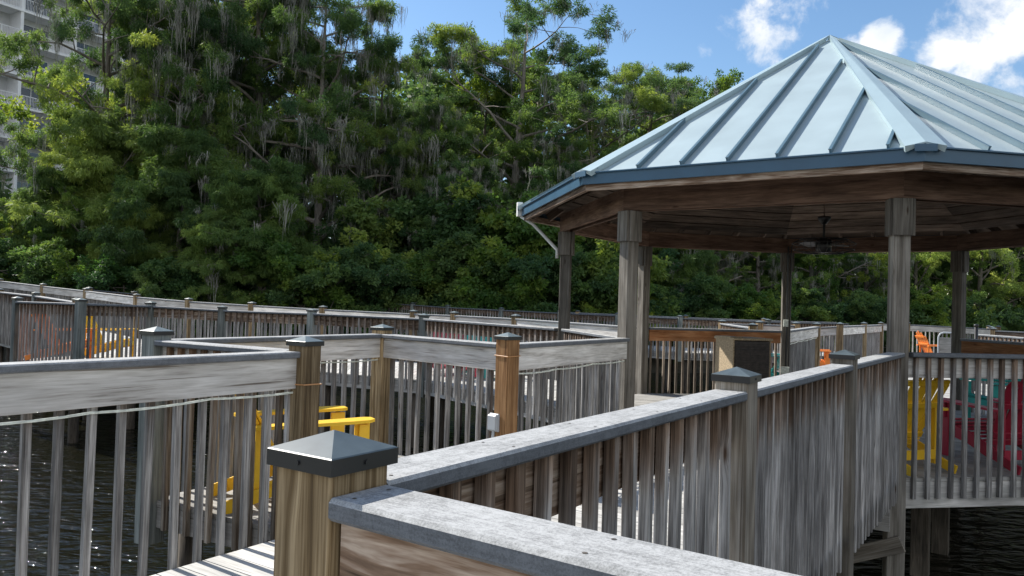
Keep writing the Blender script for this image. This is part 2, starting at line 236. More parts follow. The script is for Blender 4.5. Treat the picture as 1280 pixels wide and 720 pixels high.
# ------------------------------------------------------------------ mesh builder
class MB:
    def __init__(s): s.v = []; s.f = []; s.uv = []; s.t = []; s.mi = []; s.al = {}
    def face(s, idx, uvs, t, mi=0): s.f.append(idx); s.uv.append(uvs); s.t.append(t); s.mi.append(mi)
    def board(s, p0, p1, w, th, up=(0, 0, 1), ch=.003, topmi=0, skew0=0, skew1=0):
        """box along p0->p1, width w across, thickness th along `up`; chamfered edges; grain runs with its length"""
        p0 = Vector(p0); p1 = Vector(p1); d = (p1 - p0); Ln = d.length
        if Ln < 1e-5: return
        d /= Ln; upv = Vector(up); sd = d.cross(upv).normalized(); u = sd.cross(d).normalized()
        hw, ht = w / 2, th / 2; ch = min(ch, hw * .4, ht * .4)
        prof = [(hw - ch, ht), (-hw + ch, ht), (-hw, ht - ch), (-hw, -ht + ch), (-hw + ch, -ht), (hw - ch, -ht), (hw, -ht + ch), (hw, ht - ch)]
        n0 = len(s.v)
        for k, (P, sk) in enumerate(((p0, skew0), (p1, skew1))):
            for a, b_ in prof: s.al[len(s.v)] = float(k); s.v.append(P + sd * a + u * b_ + d * (sk * a))
        per = [0]
        for i in range(8):
            a = prof[i]; b_ = prof[(i + 1) % 8]; per.append(per[-1] + math.hypot(a[0] - b_[0], a[1] - b_[1]))
        ru, rv, t = random.random() * 30, random.random() * 30, random.random()
        for i in range(8):
            j = (i + 1) % 8
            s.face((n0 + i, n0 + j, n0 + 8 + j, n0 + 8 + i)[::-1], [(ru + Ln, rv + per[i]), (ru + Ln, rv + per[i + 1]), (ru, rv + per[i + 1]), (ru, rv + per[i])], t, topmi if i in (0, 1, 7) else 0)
        s.face(tuple(n0 + i for i in range(8)), [(ru + p[0] * .3, rv + p[1]) for p in prof], t * .7)
        s.face(tuple(n0 + 8 + i for i in range(7, -1, -1)), [(ru + p[0] * .3, rv + p[1]) for p in prof[::-1]], t * .7)
    def box(s, c, size, rot=0.0, ch=.003):
        c = Vector(c); a = Vector((math.cos(rot), math.sin(rot), 0))
        s.board(c - a * size[0] / 2, c + a * size[0] / 2, size[1], size[2], ch=ch)
    def tube(s, pts, r, n=8, r1=None, cap=True):
        pts = [Vector(p) for p in pts]; n0 = len(s.v); m = len(pts); t = random.random(); ru = random.random() * 9
        prev = None; ln = 0
        lens = []
        for i, p in enumerate(pts):
            d = (pts[min(i + 1, m - 1)] - pts[max(i - 1, 0)]).normalized()
            ref = Vector((0, 0, 1)) if abs(d.z) < .9 else Vector((1, 0, 0))
            if prev is None: a = d.cross(ref).normalized()
            else: a = (prev - d * prev.dot(d)).normalized()
            prev = a; b_ = d.cross(a)
            rr = r if not isinstance(r, (list, tuple)) else r[i]
            if r1 is not None: rr = r + (r1 - r) * i / (m - 1)
            for k in range(n):
                an = 2 * math.pi * k / n; s.v.append(p + (a * math.cos(an) + b_ * math.sin(an)) * rr)
            if i: ln += (p - pts[i - 1]).length
            lens.append(ln)
        rm = r if not isinstance(r, (list, tuple)) else r[0]
        for i in range(m - 1):
            for k in range(n):
                k2 = (k + 1) % n
                s.face((n0 + i * n + k, n0 + i * n + k2, n0 + (i + 1) * n + k2, n0 + (i + 1) * n + k),
                       [(ru + lens[i], k / n * 6.28 * rm), (ru + lens[i], (k + 1) / n * 6.28 * rm), (ru + lens[i + 1], (k + 1) / n * 6.28 * rm), (ru + lens[i + 1], k / n * 6.28 * rm)], t)
        if cap:
            s.face(tuple(n0 + k for k in range(n - 1, -1, -1)), [(0, 0)] * n, t)
            s.face(tuple(n0 + (m - 1) * n + k for k in range(n)), [(0, 0)] * n, t)
    def prism(s, poly, z0, z1, topmi=0):
        """poly: list of (x,y) CCW"""
        n = len(poly); n0 = len(s.v); t = random.random()
        for (x, y) in poly: s.v.append(Vector((x, y, z0)))
        for (x, y) in poly: s.v.append(Vector((x, y, z1)))
        s.face(tuple(n0 + i for i in range(n - 1, -1, -1)), [(poly[i][0], poly[i][1]) for i in range(n - 1, -1, -1)], t)
        s.face(tuple(n0 + n + i for i in range(n)), [(p[0], p[1]) for p in poly], t, topmi)
        for i in range(n):
            j = (i + 1) % n; e = math.dist(poly[i], poly[j])
            s.face((n0 + i, n0 + j, n0 + n + j, n0 + n + i), [(0, z0), (e, z0), (e, z1), (0, z1)], t)
    def quad8(s, b, t_, ):
        """hexahedron from 4 bottom and 4 top points"""
        n0 = len(s.v); s.v += [Vector(p) for p in b] + [Vector(p) for p in t_]; t = random.random()
        ru, rv = random.random() * 20, random.random() * 20
        L_ = (Vector(t_[1]) - Vector(t_[0])).length; W_ = (Vector(t_[2]) - Vector(t_[1])).length
        s.face((n0 + 4, n0 + 5, n0 + 6, n0 + 7), [(ru, rv), (ru + L_, rv), (ru + L_, rv + W_), (ru, rv + W_)], t)
        s.face((n0 + 3, n0 + 2, n0 + 1, n0), [(ru, rv), (ru + L_, rv), (ru + L_, rv + W_), (ru, rv + W_)], t)
        for i in range(4):
            j = (i + 1) % 4; s.face((n0 + i, n0 + j, n0 + 4 + j, n0 + 4 + i), [(ru, rv), (ru + .1, rv), (ru + .1, rv + .03), (ru, rv + .03)], t)
    def build(s, name, mats, parent=None, smooth=False, origin=None):
        me = bpy.data.meshes.new(name)
        off = Vector(origin) if origin is not None else Vector((0, 0, 0))
        me.from_pydata([tuple(p - off) for p in s.v], [], s.f)
        uvl = me.uv_layers.new(name='UVMap'); flat = [c for u in s.uv for p in u for c in p]; uvl.data.foreach_set('uv', flat)
        at_ = me.attributes.new('tint', 'FLOAT', 'FACE'); at_.data.foreach_set('value', s.t)
        al_ = me.attributes.new('along', 'FLOAT', 'POINT'); al_.data.foreach_set('value', [s.al.get(i, .5) for i in range(len(s.v))])
        if not isinstance(mats, (list, tuple)): mats = [mats]
        for m in mats: me.materials.append(m)
        if len(mats) > 1: me.polygons.foreach_set('material_index', s.mi)
        if smooth: me.polygons.foreach_set('use_smooth', [True] * len(me.polygons))
        me.update(); o = bpy.data.objects.new(name, me); C.objects.link(o)
        if parent is not None: o.parent = parent
        if origin is not None: o.location = off
        return o
def tag(o, label=None, cat=None, group=None, kind=None):
    if label: o['label'] = label
    if cat: o['category'] = cat
    if group: o['group'] = group
    if kind: o['kind'] = kind
    return o
def empty(name, loc=(0, 0, 0), rz=0, **k):
    o = bpy.data.objects.new(name, None); C.objects.link(o); o.location = loc; o.rotation_euler = (0, 0, rz); o.empty_display_size = .2
    return tag(o, **k)
def kids(o): return [c for c in bpy.data.objects if c.parent == o]
def copy_tree(o, parent=None):
    c = o.copy(); C.objects.link(c); c.parent = parent
    for k in list(o.children): copy_tree(k, c)
    return c

V = Vector
# ------------------------------------------------------------------ ground, water
def sheet(name, pts, z, mat, kind='structure'):
    me = bpy.data.meshes.new(name); me.from_pydata([(x, y, z) for x, y in pts], [], [tuple(range(len(pts)))]); me.materials.append(mat)
    o = bpy.data.objects.new(name, me); C.objects.link(o); o['kind'] = kind; return o
def build_ground():
    # one large ground sheet: lake bed below the water near the camera, a low bank where the trees stand
    nx, ny = 80, 70
    xs = np.concatenate([np.linspace(-3000, -120, 8, endpoint=False), np.linspace(-120, 160, 64), np.linspace(200, 3000, 8)])
    ys = np.concatenate([np.linspace(-2000, -20, 6, endpoint=False), np.linspace(-20, 110, 56), np.linspace(130, 4000, 8)])
    vs = []; fs = []
    rng = np.random.default_rng(3)
    for y in ys:
        for x in xs:
            shore = 29.5 + max(0, (x - 2)) * .55 + 1.2 * math.sin(x * .35)
            if x < -14: shore -= min(9, (-x - 14) * .8)
            d = y - shore
            z = -3.6 + (1.7 / (1 + math.exp(-max(-30, min(30, d * .9))))) + (min(1.5, d * .03) if d > 0 else 0) + .12 * math.sin(x * 1.3) * math.cos(y * 1.1)
            vs.append((x, y, z))
    n = len(xs)
    for j in range(len(ys) - 1):
        for i in range(n - 1): fs.append((j * n + i, j * n + i + 1, (j + 1) * n + i + 1, (j + 1) * n + i))
    me = bpy.data.meshes.new('ground'); me.from_pydata(vs, [], fs); me.materials.append(M['soil'])
    me.polygons.foreach_set('use_smooth', [True] * len(fs))
    o = bpy.data.objects.new('ground', me); C.objects.link(o); o['kind'] = 'structure'
build_ground()
sheet('water', [(-600, -400), (700, -400), (700, 75), (-600, 75)], WZ, M['water'])

# ------------------------------------------------------------------ decks
def clip(poly, a, b_, c):          # keep a*x+b*y<=c
    out = []
    for i in range(len(poly)):
        P, Q = poly[i], poly[(i + 1) % len(poly)]
        dp, dq = a * P[0] + b_ * P[1] - c, a * Q[0] + b_ * Q[1] - c
        if dp <= 0: out.append(P)
        if dp * dq < 0:
            t = dp / (dp - dq); out.append((P[0] + (Q[0] - P[0]) * t, P[1] + (Q[1] - P[1]) * t))
    return out
def area(p): return sum(p[i][0] * p[(i + 1) % len(p)][1] - p[(i + 1) % len(p)][0] * p[i][1] for i in range(len(p))) / 2
AX = V((.556, .831, 0)); BX = V((-.831, .556, 0))       # main walkway: along, across
def plank_polys(mb, polys, z, along=BX, w=.14, gap=.006):
    """planks whose length runs with `along`, clipped to convex polygons"""
    n = V((along.y, -along.x, 0))
    for poly in polys:
        poly = [(p[0], p[1]) for p in poly]
        if area(poly) < 0: poly = poly[::-1]
        ds = [n.x * p[0] + n.y * p[1] for p in poly]
        k = math.floor(min(ds) / w)
        while k * w < max(ds):
            q = clip(poly, n.x, n.y, (k + 1) * w - gap); q = clip(q, -n.x, -n.y, -k * w) if len(q) > 2 else q
            if len(q) > 2 and abs(area(q)) > 1e-3:
                n0 = len(mb.v); random.seed(k * 7 + 3); t = random.random(); ru = random.random() * 30; zz = z + random.uniform(-.0015, .0015)
                m = len(q)
                for x, y in q: mb.v.append(V((x, y, zz)))
                for x, y in q: mb.v.append(V((x, y, zz - .03)))
                uv = [(ru + along.x * x + along.y * y, ru + n.x * x + n.y * y) for x, y in q]
                mb.face(tuple(n0 + i for i in range(m)), uv, t); mb.face(tuple(n0 + m + i for i in range(m - 1, -1, -1)), uv[::-1], t)
                for i in range(m):
                    j = (i + 1) % m; mb.face((n0 + j, n0 + i, n0 + m + i, n0 + m + j), [(ru, 0), (ru + .2, 0), (ru + .2, .03), (ru, .03)], t)
            k += 1
def rim(mb, p0, p1, z0, z1, th=.04, off=0.024):
    """vertical rim board set just inside the edge p0->p1 (deck lies on the left of p0->p1)"""
    p0 = V(p0); p1 = V(p1); d = (p1 - p0).normalized(); n = V((-d.y, d.x, 0)); 
    zm = (z0 + z1) / 2
    a = p0 + n * off; b_ = p1 + n * off
    dz0 = (p0.z if abs(p0.z) > 1e-6 else 0); dz1 = (p1.z if abs(p1.z) > 1e-6 else 0)
    mb.board(V((a.x, a.y, dz0 + zm)), V((b_.x, b_.y, dz1 + zm)), th, z1 - z0)
PILE_PLACE = ['main boardwalk']
def pile(x, y, top, r=.085, lab=None, square=False):
    lab = lab or 'round dark piling standing in the lake under the ' + PILE_PLACE[0]
    mb = MB()
    if square: mb.board((x, y, WZ - 1.2), (x, y, top), .17, .17, up=(AX.x, AX.y, 0), ch=.008)
    else: mb.tube([(x, y, WZ - 1.2), (x, y, (WZ + top) / 2), (x + .005, y, top)], r, n=12)
    o = mb.build('piling', M['pile'], None, smooth=not square, origin=(x, y, WZ - 1.2)); tag(o, lab, 'piling', 'pilings under the boardwalks'); return o

# plan of the place -------------------------------------------------
P0 = V((-.31, 1.40, 0)); P1 = V((.951, 3.272, 0)); P2 = V((2.202, 5.143, 0))
OCX, OCY, OR, OPHI = 4.1498, 10.3665, 3.4665, -1.7723
def octv(i, r=OR, z=0): a = OPHI - i * math.pi / 4; return V((OCX + r * math.cos(a), OCY + r * math.sin(a), z))
NN, LL, AA, BB, CC, DD, EE, FF = [octv(i) for i in range(8)]
P3 = V((-1.26, 4.80, 0)); P4 = V((-2.50, 5.52, 0)); P5 = V((-1.25, 7.6, 0)); P6 = V((-.02, 6.4, 0))
def mid(a, b_): return (a + b_) / 2
S2b = mid(pz(378, 440.5, RZ), pz(378, 436.5, RZ)); S2a0 = mid(pz(0, 458, RZ), pz(0, 451.5, RZ)); S2b.z = S2a0.z = 0
s2d = (S2b - S2a0).normalized(); S2a = S2b - s2d * 3.9
S0a = V((-.25, 1.345, 0)); s0d = V((.817, -.577, 0)); S0b = S0a + s0d * 2.3
Zr = lambda p, z=RZ: V((p.x, p.y, z))

def flat_deck(name, polys, z, edges, piles, along=BX):
    PILE_PLACE[0] = name.replace('_', ' ')
    mb = MB(); plank_polys(mb, polys, z, along); o = mb.build(name, M['deck']); o['kind'] = 'structure'
    for (a, b_) in edges:
        m2 = MB(); rim(m2, (a.x, a.y, 0), (b_.x, b_.y, 0), z - (.27 if name == 'gazebo_deck' else .19), z - .034); m2.build('rim_board', M['rim'], o)
    for p in piles: pile(p[0], p[1], z - .26)
    return o
flat_deck('main_boardwalk', [
    [P0, NN, LL, P6], [P0, P6, P3, S2b, S2a, V((-3.9, -2.6, 0)), V((1.6, -2.6, 0)), S0b, S0a],
    ], DZ, [(P0, NN), (LL, P6), (P6, P3), (S2b, S2a), (S0b, S0a)][::1],
    [(1.4, 4.6), (-.2, 4.2), (.6, 7.2), (-1.7, 3.4), (-1.5, 1.5), (2.0, 7.2), (-3.3, .2)])
flat_deck('nook_deck', [[P3, P6, P5, P4]], DZ, [(P6, P5), (P5, P4), (P4, P3)][::1], [(-2.3, 5.75), (-1.3, 7.3), (-.25, 6.4), (-1.4, 5.0)])
flat_deck('gazebo_deck', [[octv(i) for i in range(8)]], DZ - .001, [(octv(i + 1), octv(i)) for i in range(8)][::1],
          [(octv(i, 2.9).x, octv(i, 2.9).y) for i in range(1, 7)] + [(OCX, OCY), (OCX + 1.5, OCY), (OCX - 1.5, OCY)])

# ------------------------------------------------------------------ railings
picket_meshes = {}
def picket_mesh(key, mat, Ln, w=.036):
    k = (key, round(Ln, 2))
    if k not in picket_meshes:
        L_ = []
        for i in range(7):
            mb = MB(); mb.board((0, 0, 0), (0, 0, -Ln), w, w, up=(0, 1, 0), ch=.003)
            o = mb.build('picket', M[mat]); L_.append(o.data); bpy.data.objects.remove(o)
        picket_meshes[k] = L_
    return picket_meshes[k]
def post_cap(mb, p, zt, ang, s=.162, h=.032, lip=.028):
    a = V((math.cos(ang), math.sin(ang), 0)); b_ = V((-a.y, a.x, 0))
    n0 = len(mb.v); hs = s / 2
    cs = [a * hs + b_ * hs, -a * hs + b_ * hs, -a * hs - b_ * hs, a * hs - b_ * hs]
    for c in cs: mb.v.append(p + c + V((0, 0, zt - lip)))
    for c in cs: mb.v.append(p + c + V((0, 0, zt)))
    for c in cs: mb.v.append(p + c * .97 + V((0, 0, zt + .002)))
    mb.v.append(p + V((0, 0, zt + h)))
    z4 = [(0, 0)] * 4
    for i in range(4):
        j = (i + 1) % 4
        mb.face((n0 + i, n0 + j, n0 + 4 + j, n0 + 4 + i), z4, .2, 1)
        mb.face((n0 + 4 + i, n0 + 4 + j, n0 + 8 + j, n0 + 8 + i), z4, .5)
        mb.face((n0 + 8 + i, n0 + 8 + j, n0 + 12), z4[:3], .5)
    mb.face((n0 + 3, n0 + 2, n0 + 1, n0), z4, .2, 1)
def add_post(root, p, zr, ang, mat='post', size=.14, zc=.062, bottom=-1.75, capm='capgrey', cap=True):
    mb = MB(); top = zr + zc - .028
    mb.board((p.x, p.y, bottom + (zr - RZ)), (p.x, p.y, top), size, size, up=(math.cos(ang), math.sin(ang), 0), ch=.005)
    po = mb.build('post', M[mat], root)
    if cap:
        m2 = MB(); post_cap(m2, V((p.x, p.y, 0)), zr + zc, ang, s=size + .022, h=size * .23); m2.build('post_cap', [M[capm], M['black']], po)
        q = V((p.x, p.y, zr + zc - .014)); a = V((math.cos(ang), math.sin(ang), 0))
        for d in (a, V((-a.y, a.x, 0))):
            for sg in (1, -1):
                if p.length > 4: continue
                c = q + d * sg * (size / 2 + .011); m3 = MB(); m3.tube([c, c + d * sg * .003], .0045, n=8); m3.build('cap_screw', M['black'], po)
    return po
run_count = [0]
def railing(label, pts, inside, posts=(), individual=False, board='board', pick='picket', cap='cap', postmat='post', capw=.14, sp=.118,
            postsize=.14, pick_len=1.26, rope=False, board_h=.185, group='railings along the boardwalk', seg_post=True, capm='capgrey', has_board=True, pstart=.1, caps=True, butt=True, pick_bottom=True):
    """pts: top-of-cap centre line (with z). inside: +1 deck on the left of the direction of travel, -1 on its right.
    posts: list of (point index or (i,t)) -> drawn with caps"""
    root = empty('railing', (pts[0].x, pts[0].y, pts[0].z - 1.09), label=label, cat='railing', group=group)
    # children are built in world space, so undo the parent's offset
    inv = -V(root.location)
    made = []
    pmap = {}
    for q in posts:
        if isinstance(q, tuple): i, t, mt = (q + (postmat,))[:3]
        else: i, t, mt = q, 0., postmat
        if i >= len(pts) - 1 and t == 0: i, t = len(pts) - 2, 1.
        a, b_ = pts[i], pts[i + 1]; pp = a.lerp(b_, t); d = (b_ - a); ang = math.atan2(d.y, d.x)
        pmap.setdefault(i, []).append(t)
        if t == 1. : pmap.setdefault(i + 1, []).append(0.)
        if t == 0. and i > 0: pmap.setdefault(i - 1, []).append(1.)
        made.append(add_post(root, pp, pp.z, ang, mt, postsize, capm=capm, cap=caps))
    for i in range(len(pts) - 1):
        a, b_ = pts[i], pts[i + 1]; d = (b_ - a); Ln = d.length; u = d / Ln
        n = V((-u.y, u.x, 0)).normalized() * inside                 # towards the deck
        hp = postsize / 2 + .001
        stops = sorted(set([0.] + pmap.get(i, []) + [1.]))
        for s0, s1 in zip(stops[:-1], stops[1:]):
            l0 = s0 * Ln + (hp if s0 in pmap.get(i, []) else 0); l1 = s1 * Ln - (hp if s1 in pmap.get(i, []) else 0)
            if l1 - l0 < .06: continue
            q0, q1 = a + u * l0, a + u * l1
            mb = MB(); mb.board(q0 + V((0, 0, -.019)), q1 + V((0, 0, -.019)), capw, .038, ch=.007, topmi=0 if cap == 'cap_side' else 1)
            if individual and q0.length < 6:
                m_ = max(1, int((l1 - l0) / .41))
                for j in range(m_ + 1):
                    for sg in (-.3, .28):
                        c_ = q0 + u * (.035 + (l1 - l0 - .07) * j / m_ + random.uniform(-.006, .006)) + V((-u.y, u.x, 0)) * capw * (sg + random.uniform(-.03, .03))
                        k0 = len(mb.v)
                        for e in range(8): mb.v.append(c_ + V((math.cos(e * .785) * .0042, math.sin(e * .785) * .0042, .0008)))
                        mb.face(tuple(k0 + e for e in range(8)), [(0, 0)] * 8, .5, 2)
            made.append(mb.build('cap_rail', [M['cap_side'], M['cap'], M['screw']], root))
            if has_board:
                mb = MB(); o_ = n * .0215 + V((0, 0, -.0395 - board_h / 2)); mb.board(q0 + o_, q1 + o_, .038, board_h)
                made.append(mb.build('face_board', M[board], root))
        # pickets on the outer side
        k = max(1, int(round(Ln / sp))); xs = [(j + .5) / k * Ln for j in range(k)]
        xs = [x for x in xs if all(abs(x - t * Ln) > hp + .02 for t in pmap.get(i, []))]
        oz = -.040
        if individual:
            mm = picket_mesh(pick, pick, pick_len)
            for x in xs:
                o = bpy.data.objects.new('picket', random.choice(mm)); C.objects.link(o); o.parent = root
                q = a + u * (x + random.uniform(-.004, .004)) - n * .0215
                o.location = q + V((0, 0, oz + random.uniform(-.004, 0))); o.rotation_euler = (random.gauss(0, .004), random.gauss(0, .006), math.atan2(u.y, u.x) + random.choice((0, math.pi)) + random.gauss(0, .02))
                made.append(o)
        else:
            mb = MB()
            for x in xs:
                q = a + u * x - n * .0215 + V((0, 0, oz)); mb.board(q, q + V((0, 0, -pick_len)), .036, .036, up=n, ch=.001)
            if xs: made.append(mb.build('picket_panel', M[pick], root))
        if rope:
            mb = MB(); m_ = max(2, int(Ln / .62)); pp = []
            for j in range(m_ * 5 + 1):
                f = j / 5.; ph = f - math.floor(f); sag = .011 * (4 * ph * (1 - ph)) + .006 * math.sin(f * 2.1)
                pp.append(a + u * (Ln * j / (m_ * 5)) + n * .015 + V((0, 0, -.04 - board_h - .022 - sag)))
            mb.tube(pp, .0065, n=6); made.append(mb.build('rope_light', M['rope'], root))
    for o in made:
        o.location = V(o.location) + inv
    return root
G1 = 'railings of the near boardwalk'
S0 = railing('nearest railing with thick grey cap and streaked brown board at the bottom', [Zr(S0a), Zr(S0b)], -1, [(0, 1.0)], True, board='board_brown', pick='picket_brown', group=G1)
# P0 is the nearest post
S1 = railing('long railing from the nearest post to the gazebo column, pickets facing the lake', [Zr(P0), Zr(P1), Zr(P2), Zr(NN)], 1,
             [(0, 0, 'post'), (1, 0, 'post_mid'), (2, 0, 'post_mid')], True, board='board_brown', pick='picket', cap='cap', group=G1, capm='caproof', sp=.125)
S2 = railing('left foreground railing with silvered board and tube light beneath', [Zr(S2a), Zr(S2b)], -1, [(0, .12)], True, rope=True, group=G1, sp=.15)
S3 = railing('short railing at the left side of the yellow chair nook, dark pickets outside', [Zr(P3), Zr(P4)], -1, [(0, 0, 'post'), (1, 0, 'post_grey')], True, pick='picket_brown', group=G1, cap='cap')
S4 = railing('far railing of the yellow chair nook with silvered board', [Zr(P4 + AX * .08), Zr(P5)], -1, [(0, 1.0, 'post')], True, rope=True, group=G1, sp=.138)
S5 = railing('middle railing with knotty silvered board beside the post with the outlet', [Zr(P5 + V((.06, -.06, 0))), Zr(P6)], -1, [(0, 1.0, 'post_red')], True, rope=False, group=G1, sp=.138)
S6 = railing('railing from the reddish post to the near left gazebo column', [Zr(P6 + V((.04, .07, 0))), Zr(LL + V((-.04, -.07, 0)))], -1, [], True, rope=True, group=G1, sp=.135)
def gaz_rail(i, j, label, board, pick='picket', **k):
    a, b_ = octv(i), octv(j); d = (b_ - a).normalized()
    return railing(label, [Zr(a + d * .11), Zr(b_ - d * .11)], 1 if (j - i) % 8 == 7 else -1, [], True, board=board, pick=pick, group='railings between the gazebo columns', **k)
gaz_rail(0, 7, 'gazebo railing beside the near column with chairs behind it', 'board', cap='cap_side', sp=.125)
gaz_rail(1, 2, 'gazebo railing between the two left columns', 'board')
gaz_rail(3, 4, 'rear gazebo railing with red brown board behind the slatted bin', 'board_red', pick='picket_brown')
gaz_rail(5, 6, 'rear right gazebo railing with red brown board', 'board_red', pick='picket')
gaz_rail(6, 7, 'right gazebo railing between the columns outside the view', 'board')

# ------------------------------------------------------------------ second boardwalk (beyond the nook)
def rail_pts(l): return [at(x, y, Y) for x, y, Y in l]
f1 = rail_pts([(530, 398, 14.2), (390, 391.5, 15.2), (278, 387.5, 15.8), (188, 382, 15.7), (101, 379, 13.7), (22, 376.5, 15.1)])
f1 = [Zr(AA + V((-.08, .1, 0)))] + f1
F0 = rail_pts([(96, 377.5, 16.3), (45, 369.5, 18.2), (0, 364.5, 20), (-70, 356, 23)])
f2 = rail_pts([(645, 398, 16.3), (568, 394, 17.6), (517, 392, 18.3), (404, 386.5, 19), (315, 381.5, 19.6), (236, 376.5, 20.3), (171, 371, 21.3), (108, 363.5, 24), (54, 357.5, 25.5), (0, 351, 27), (-60, 345, 29)])
f2 = [Zr(BB + V((-.08, .1, 0)))] + f2
railing('long middle distance railing with grey green posts seen from its lake side', f1, -1, [(1, 0, 'post_grey'), (2, 0, 'post_grey'), (3, 0, 'post_grey'), (4, 0, 'post_grey'), (5, 0, 'post_grey'), (6, 0, 'post_grey')], False, board='board_brown', pick='picket', group='railings of the middle boardwalk', sp=.135)
railing('railing running off left behind the orange chair nook', F0, -1, [(0, .0, 'post'), (1, 0, 'post_grey'), 2], False, board='board_brown', group='railings of the middle boardwalk')
railing('far side railing of the middle boardwalk with its brown capped posts', f2, 1, [(1, 0), (2, 0), (3, 0), (4, 0), (5, 0), (6, 0), (7, 0), (8, 0), (9, 0), (10, 0)], False, group='railings of the middle boardwalk')
railing('dark short railing at the far left under the trees', rail_pts([(112, 362, 26), (168, 367, 27.5)]), 1, [(0, 0), (0, 1.)], False, cap='cap_side', board='board_brown', group='railings of the middle boardwalk')
def strip_deck(name, A, B, w=.14):
    """walkway between two rail lines (lists of points, same length): planks across it, rim boards, pilings"""
    PILE_PLACE[0] = name.replace('_', ' '); mb = MB(); dz = DZ - RZ
    for i in range(len(A) - 1):
        Ln = max((A[i + 1] - A[i]).length, (B[i + 1] - B[i]).length); k = max(1, int(Ln / w))
        for j in range(k):
            t0, t1 = j / k, (j + 1) / k - .04 / k
            p = [A[i].lerp(A[i + 1], t0), B[i].lerp(B[i + 1], t0), B[i].lerp(B[i + 1], t1), A[i].lerp(A[i + 1], t1)]
            if (p[1] - p[0]).cross(p[3] - p[0]).z < 0: p = [p[0], p[3], p[2], p[1]]
            top = [q + V((0, 0, dz)) for q in p]; bot = [q + V((0, 0, dz - .03)) for q in p]
            if (top[1] - top[0]).length < (top[2] - top[1]).length: top = top[1:] + top[:1]; bot = bot[1:] + bot[:1]
            mb.quad8(bot, top)
    o = mb.build(name, M['deck']); o['kind'] = 'structure'
    for Lst, sg in ((A, 1), (B, -1)):
        m2 = MB()
        for i in range(len(Lst) - 1):
            a, b_ = Lst[i] + V((0, 0, dz - .145)), Lst[i + 1] + V((0, 0, dz - .145)); d = (b_ - a).normalized()
            n = V((-d.y, d.x, 0)) ; 
            c = (mid(A[i], A[i + 1]) + mid(B[i], B[i + 1])) / 2 - mid(a, b_); n = n * (1 if n.dot(c) > 0 else -1)
            m2.board(a + n * .024, b_ + n * .024, .04, .21)
            if (b_ - a).length > 1.2:
                for t in (.1, .9):
                    q = a.lerp(b_, t) + n * .2; pile(q.x, q.y, q.z - .11)
        m2.build('rim_board', M['rim'], o)
    return o
strip_deck('middle_boardwalk', f1[:5] + F0, [f2[0], f2[2], f2[4], f2[5], f2[6], f2[7], f2[8], f2[9], f2[11]])
strip_deck('orange_chair_nook_deck', [f1[4], f1[5]], [F0[0], f1[6]])

# ------------------------------------------------------------------ far boardwalk and exit boardwalk
f3 = rail_pts([(475, 378, 32), (560, 384, 30), (700, 391, 27.6), (850, 397.5, 25.6), (960, 402, 26), (1060, 404.5, 27)])
f4 = [p + V((.9, 3.2, 0)) for p in f3]
def evenly(pts, d=2.3, mat='post_grey'):
    out = []
    for i in range(len(pts) - 1):
        k = max(1, int(round((pts[i + 1] - pts[i]).length / d)))
        out += [(i, j / k, mat) for j in range(k)]
    return out
railing('far boardwalk railing under the trees, nearer side', f3, 1, evenly(f3), False, cap='cap_side', board='board_brown', group='railings of the far boardwalk')
railing('far boardwalk railing under the trees, farther side', f4, -1, evenly(f4, 2.3, 'post'), False, cap='cap', group='railings of the far boardwalk')
strip_deck('far_boardwalk', f3, f4)
r1 = [Zr(CC + V((.05, .15, 0)))] + rail_pts([(1021, 408, 17.2)])
r2 = rail_pts([(1024, 409, 19.6), (1050, 407.5, 19.4), (1080, 406.5, 22), (1101, 405.8, 25.2)])
railing('railing leaving the rear gazebo column with silvered boards', r1, -1, [(0, 1., 'post')], False, group='railings of the exit boardwalk', rope=True)
railing('railing beyond the orange chair arm with a thick brown post', r2, -1, [(1, 0, 'post'), (2, 0, 'post'), (2, 1., 'post')], False, group='railings of the exit boardwalk')
r3 = rail_pts([(1101, 405, 27.5), (1134, 405.5, 27.2), (1192, 408.2, 27.5), (1240, 411, 29)])
railing('end railing behind the orange chair with open lake beyond', r3, -1, [(1, 0, 'post'), (2, .2, 'post_grey'), (3, 0, 'post')], False, group='railings of the exit boardwalk', sp=.16, pick='picket')
r4 = rail_pts([(1222, 417.5, 17.5), (1250, 419.5, 16.8), (1283, 422, 16.1), (1360, 427, 15)])
railing('pale lit railing beyond the right gazebo columns', r4, 1, [(3, 0)], False, group='railings of the exit boardwalk')
r5 = rail_pts([(1242, 413, 25), (1300, 415.5, 24), (1380, 420, 23)])
railing('dark distant railing at the far right edge', r5, -1, [(0, 0), (1, 0), (2, 0)], False, cap='cap_side', board='board_brown', group='railings of the exit boardwalk')
r6 = rail_pts([(1236, 409.5, 31), (1248, 410, 29.5)]); r6 = [r6[0], r6[1]]
railing('small distant railing corner with two capped posts at far right', r6, -1, [(0, 0), (0, 1.)], False, group='railings of the exit boardwalk', capm='caproof')
def XY(p): return V((p.x, p.y, 0))
flat_deck('exit_boardwalk', [[CC, DD, XY(r4[3]), XY(r4[1]), XY(r4[0]), XY(r3[2]), XY(r3[1]), XY(r2[3]), XY(r1[1])][:9],
                             ][:0] + [[CC, DD, XY(r4[0]), XY(r3[2]), XY(r3[1]), XY(r2[3]), XY(r2[2]), XY(r1[1])], [DD, EE, XY(r4[3]), XY(r4[1]), XY(r4[0])],
                             [CC, XY(r1[1]), V((7.4, 19.4, 0)), V((5.2, 19.4, 0)), V((4.75, 15.4, 0))]], DZ - .002, [(V((4.75, 15.4, 0)), V((5.2, 19.4, 0)))],
          [(5.4, 18), (5.2, 15.8), (7, 18), (9, 22), (9, 15), (11, 20)], along=V((1, 0, 0)))
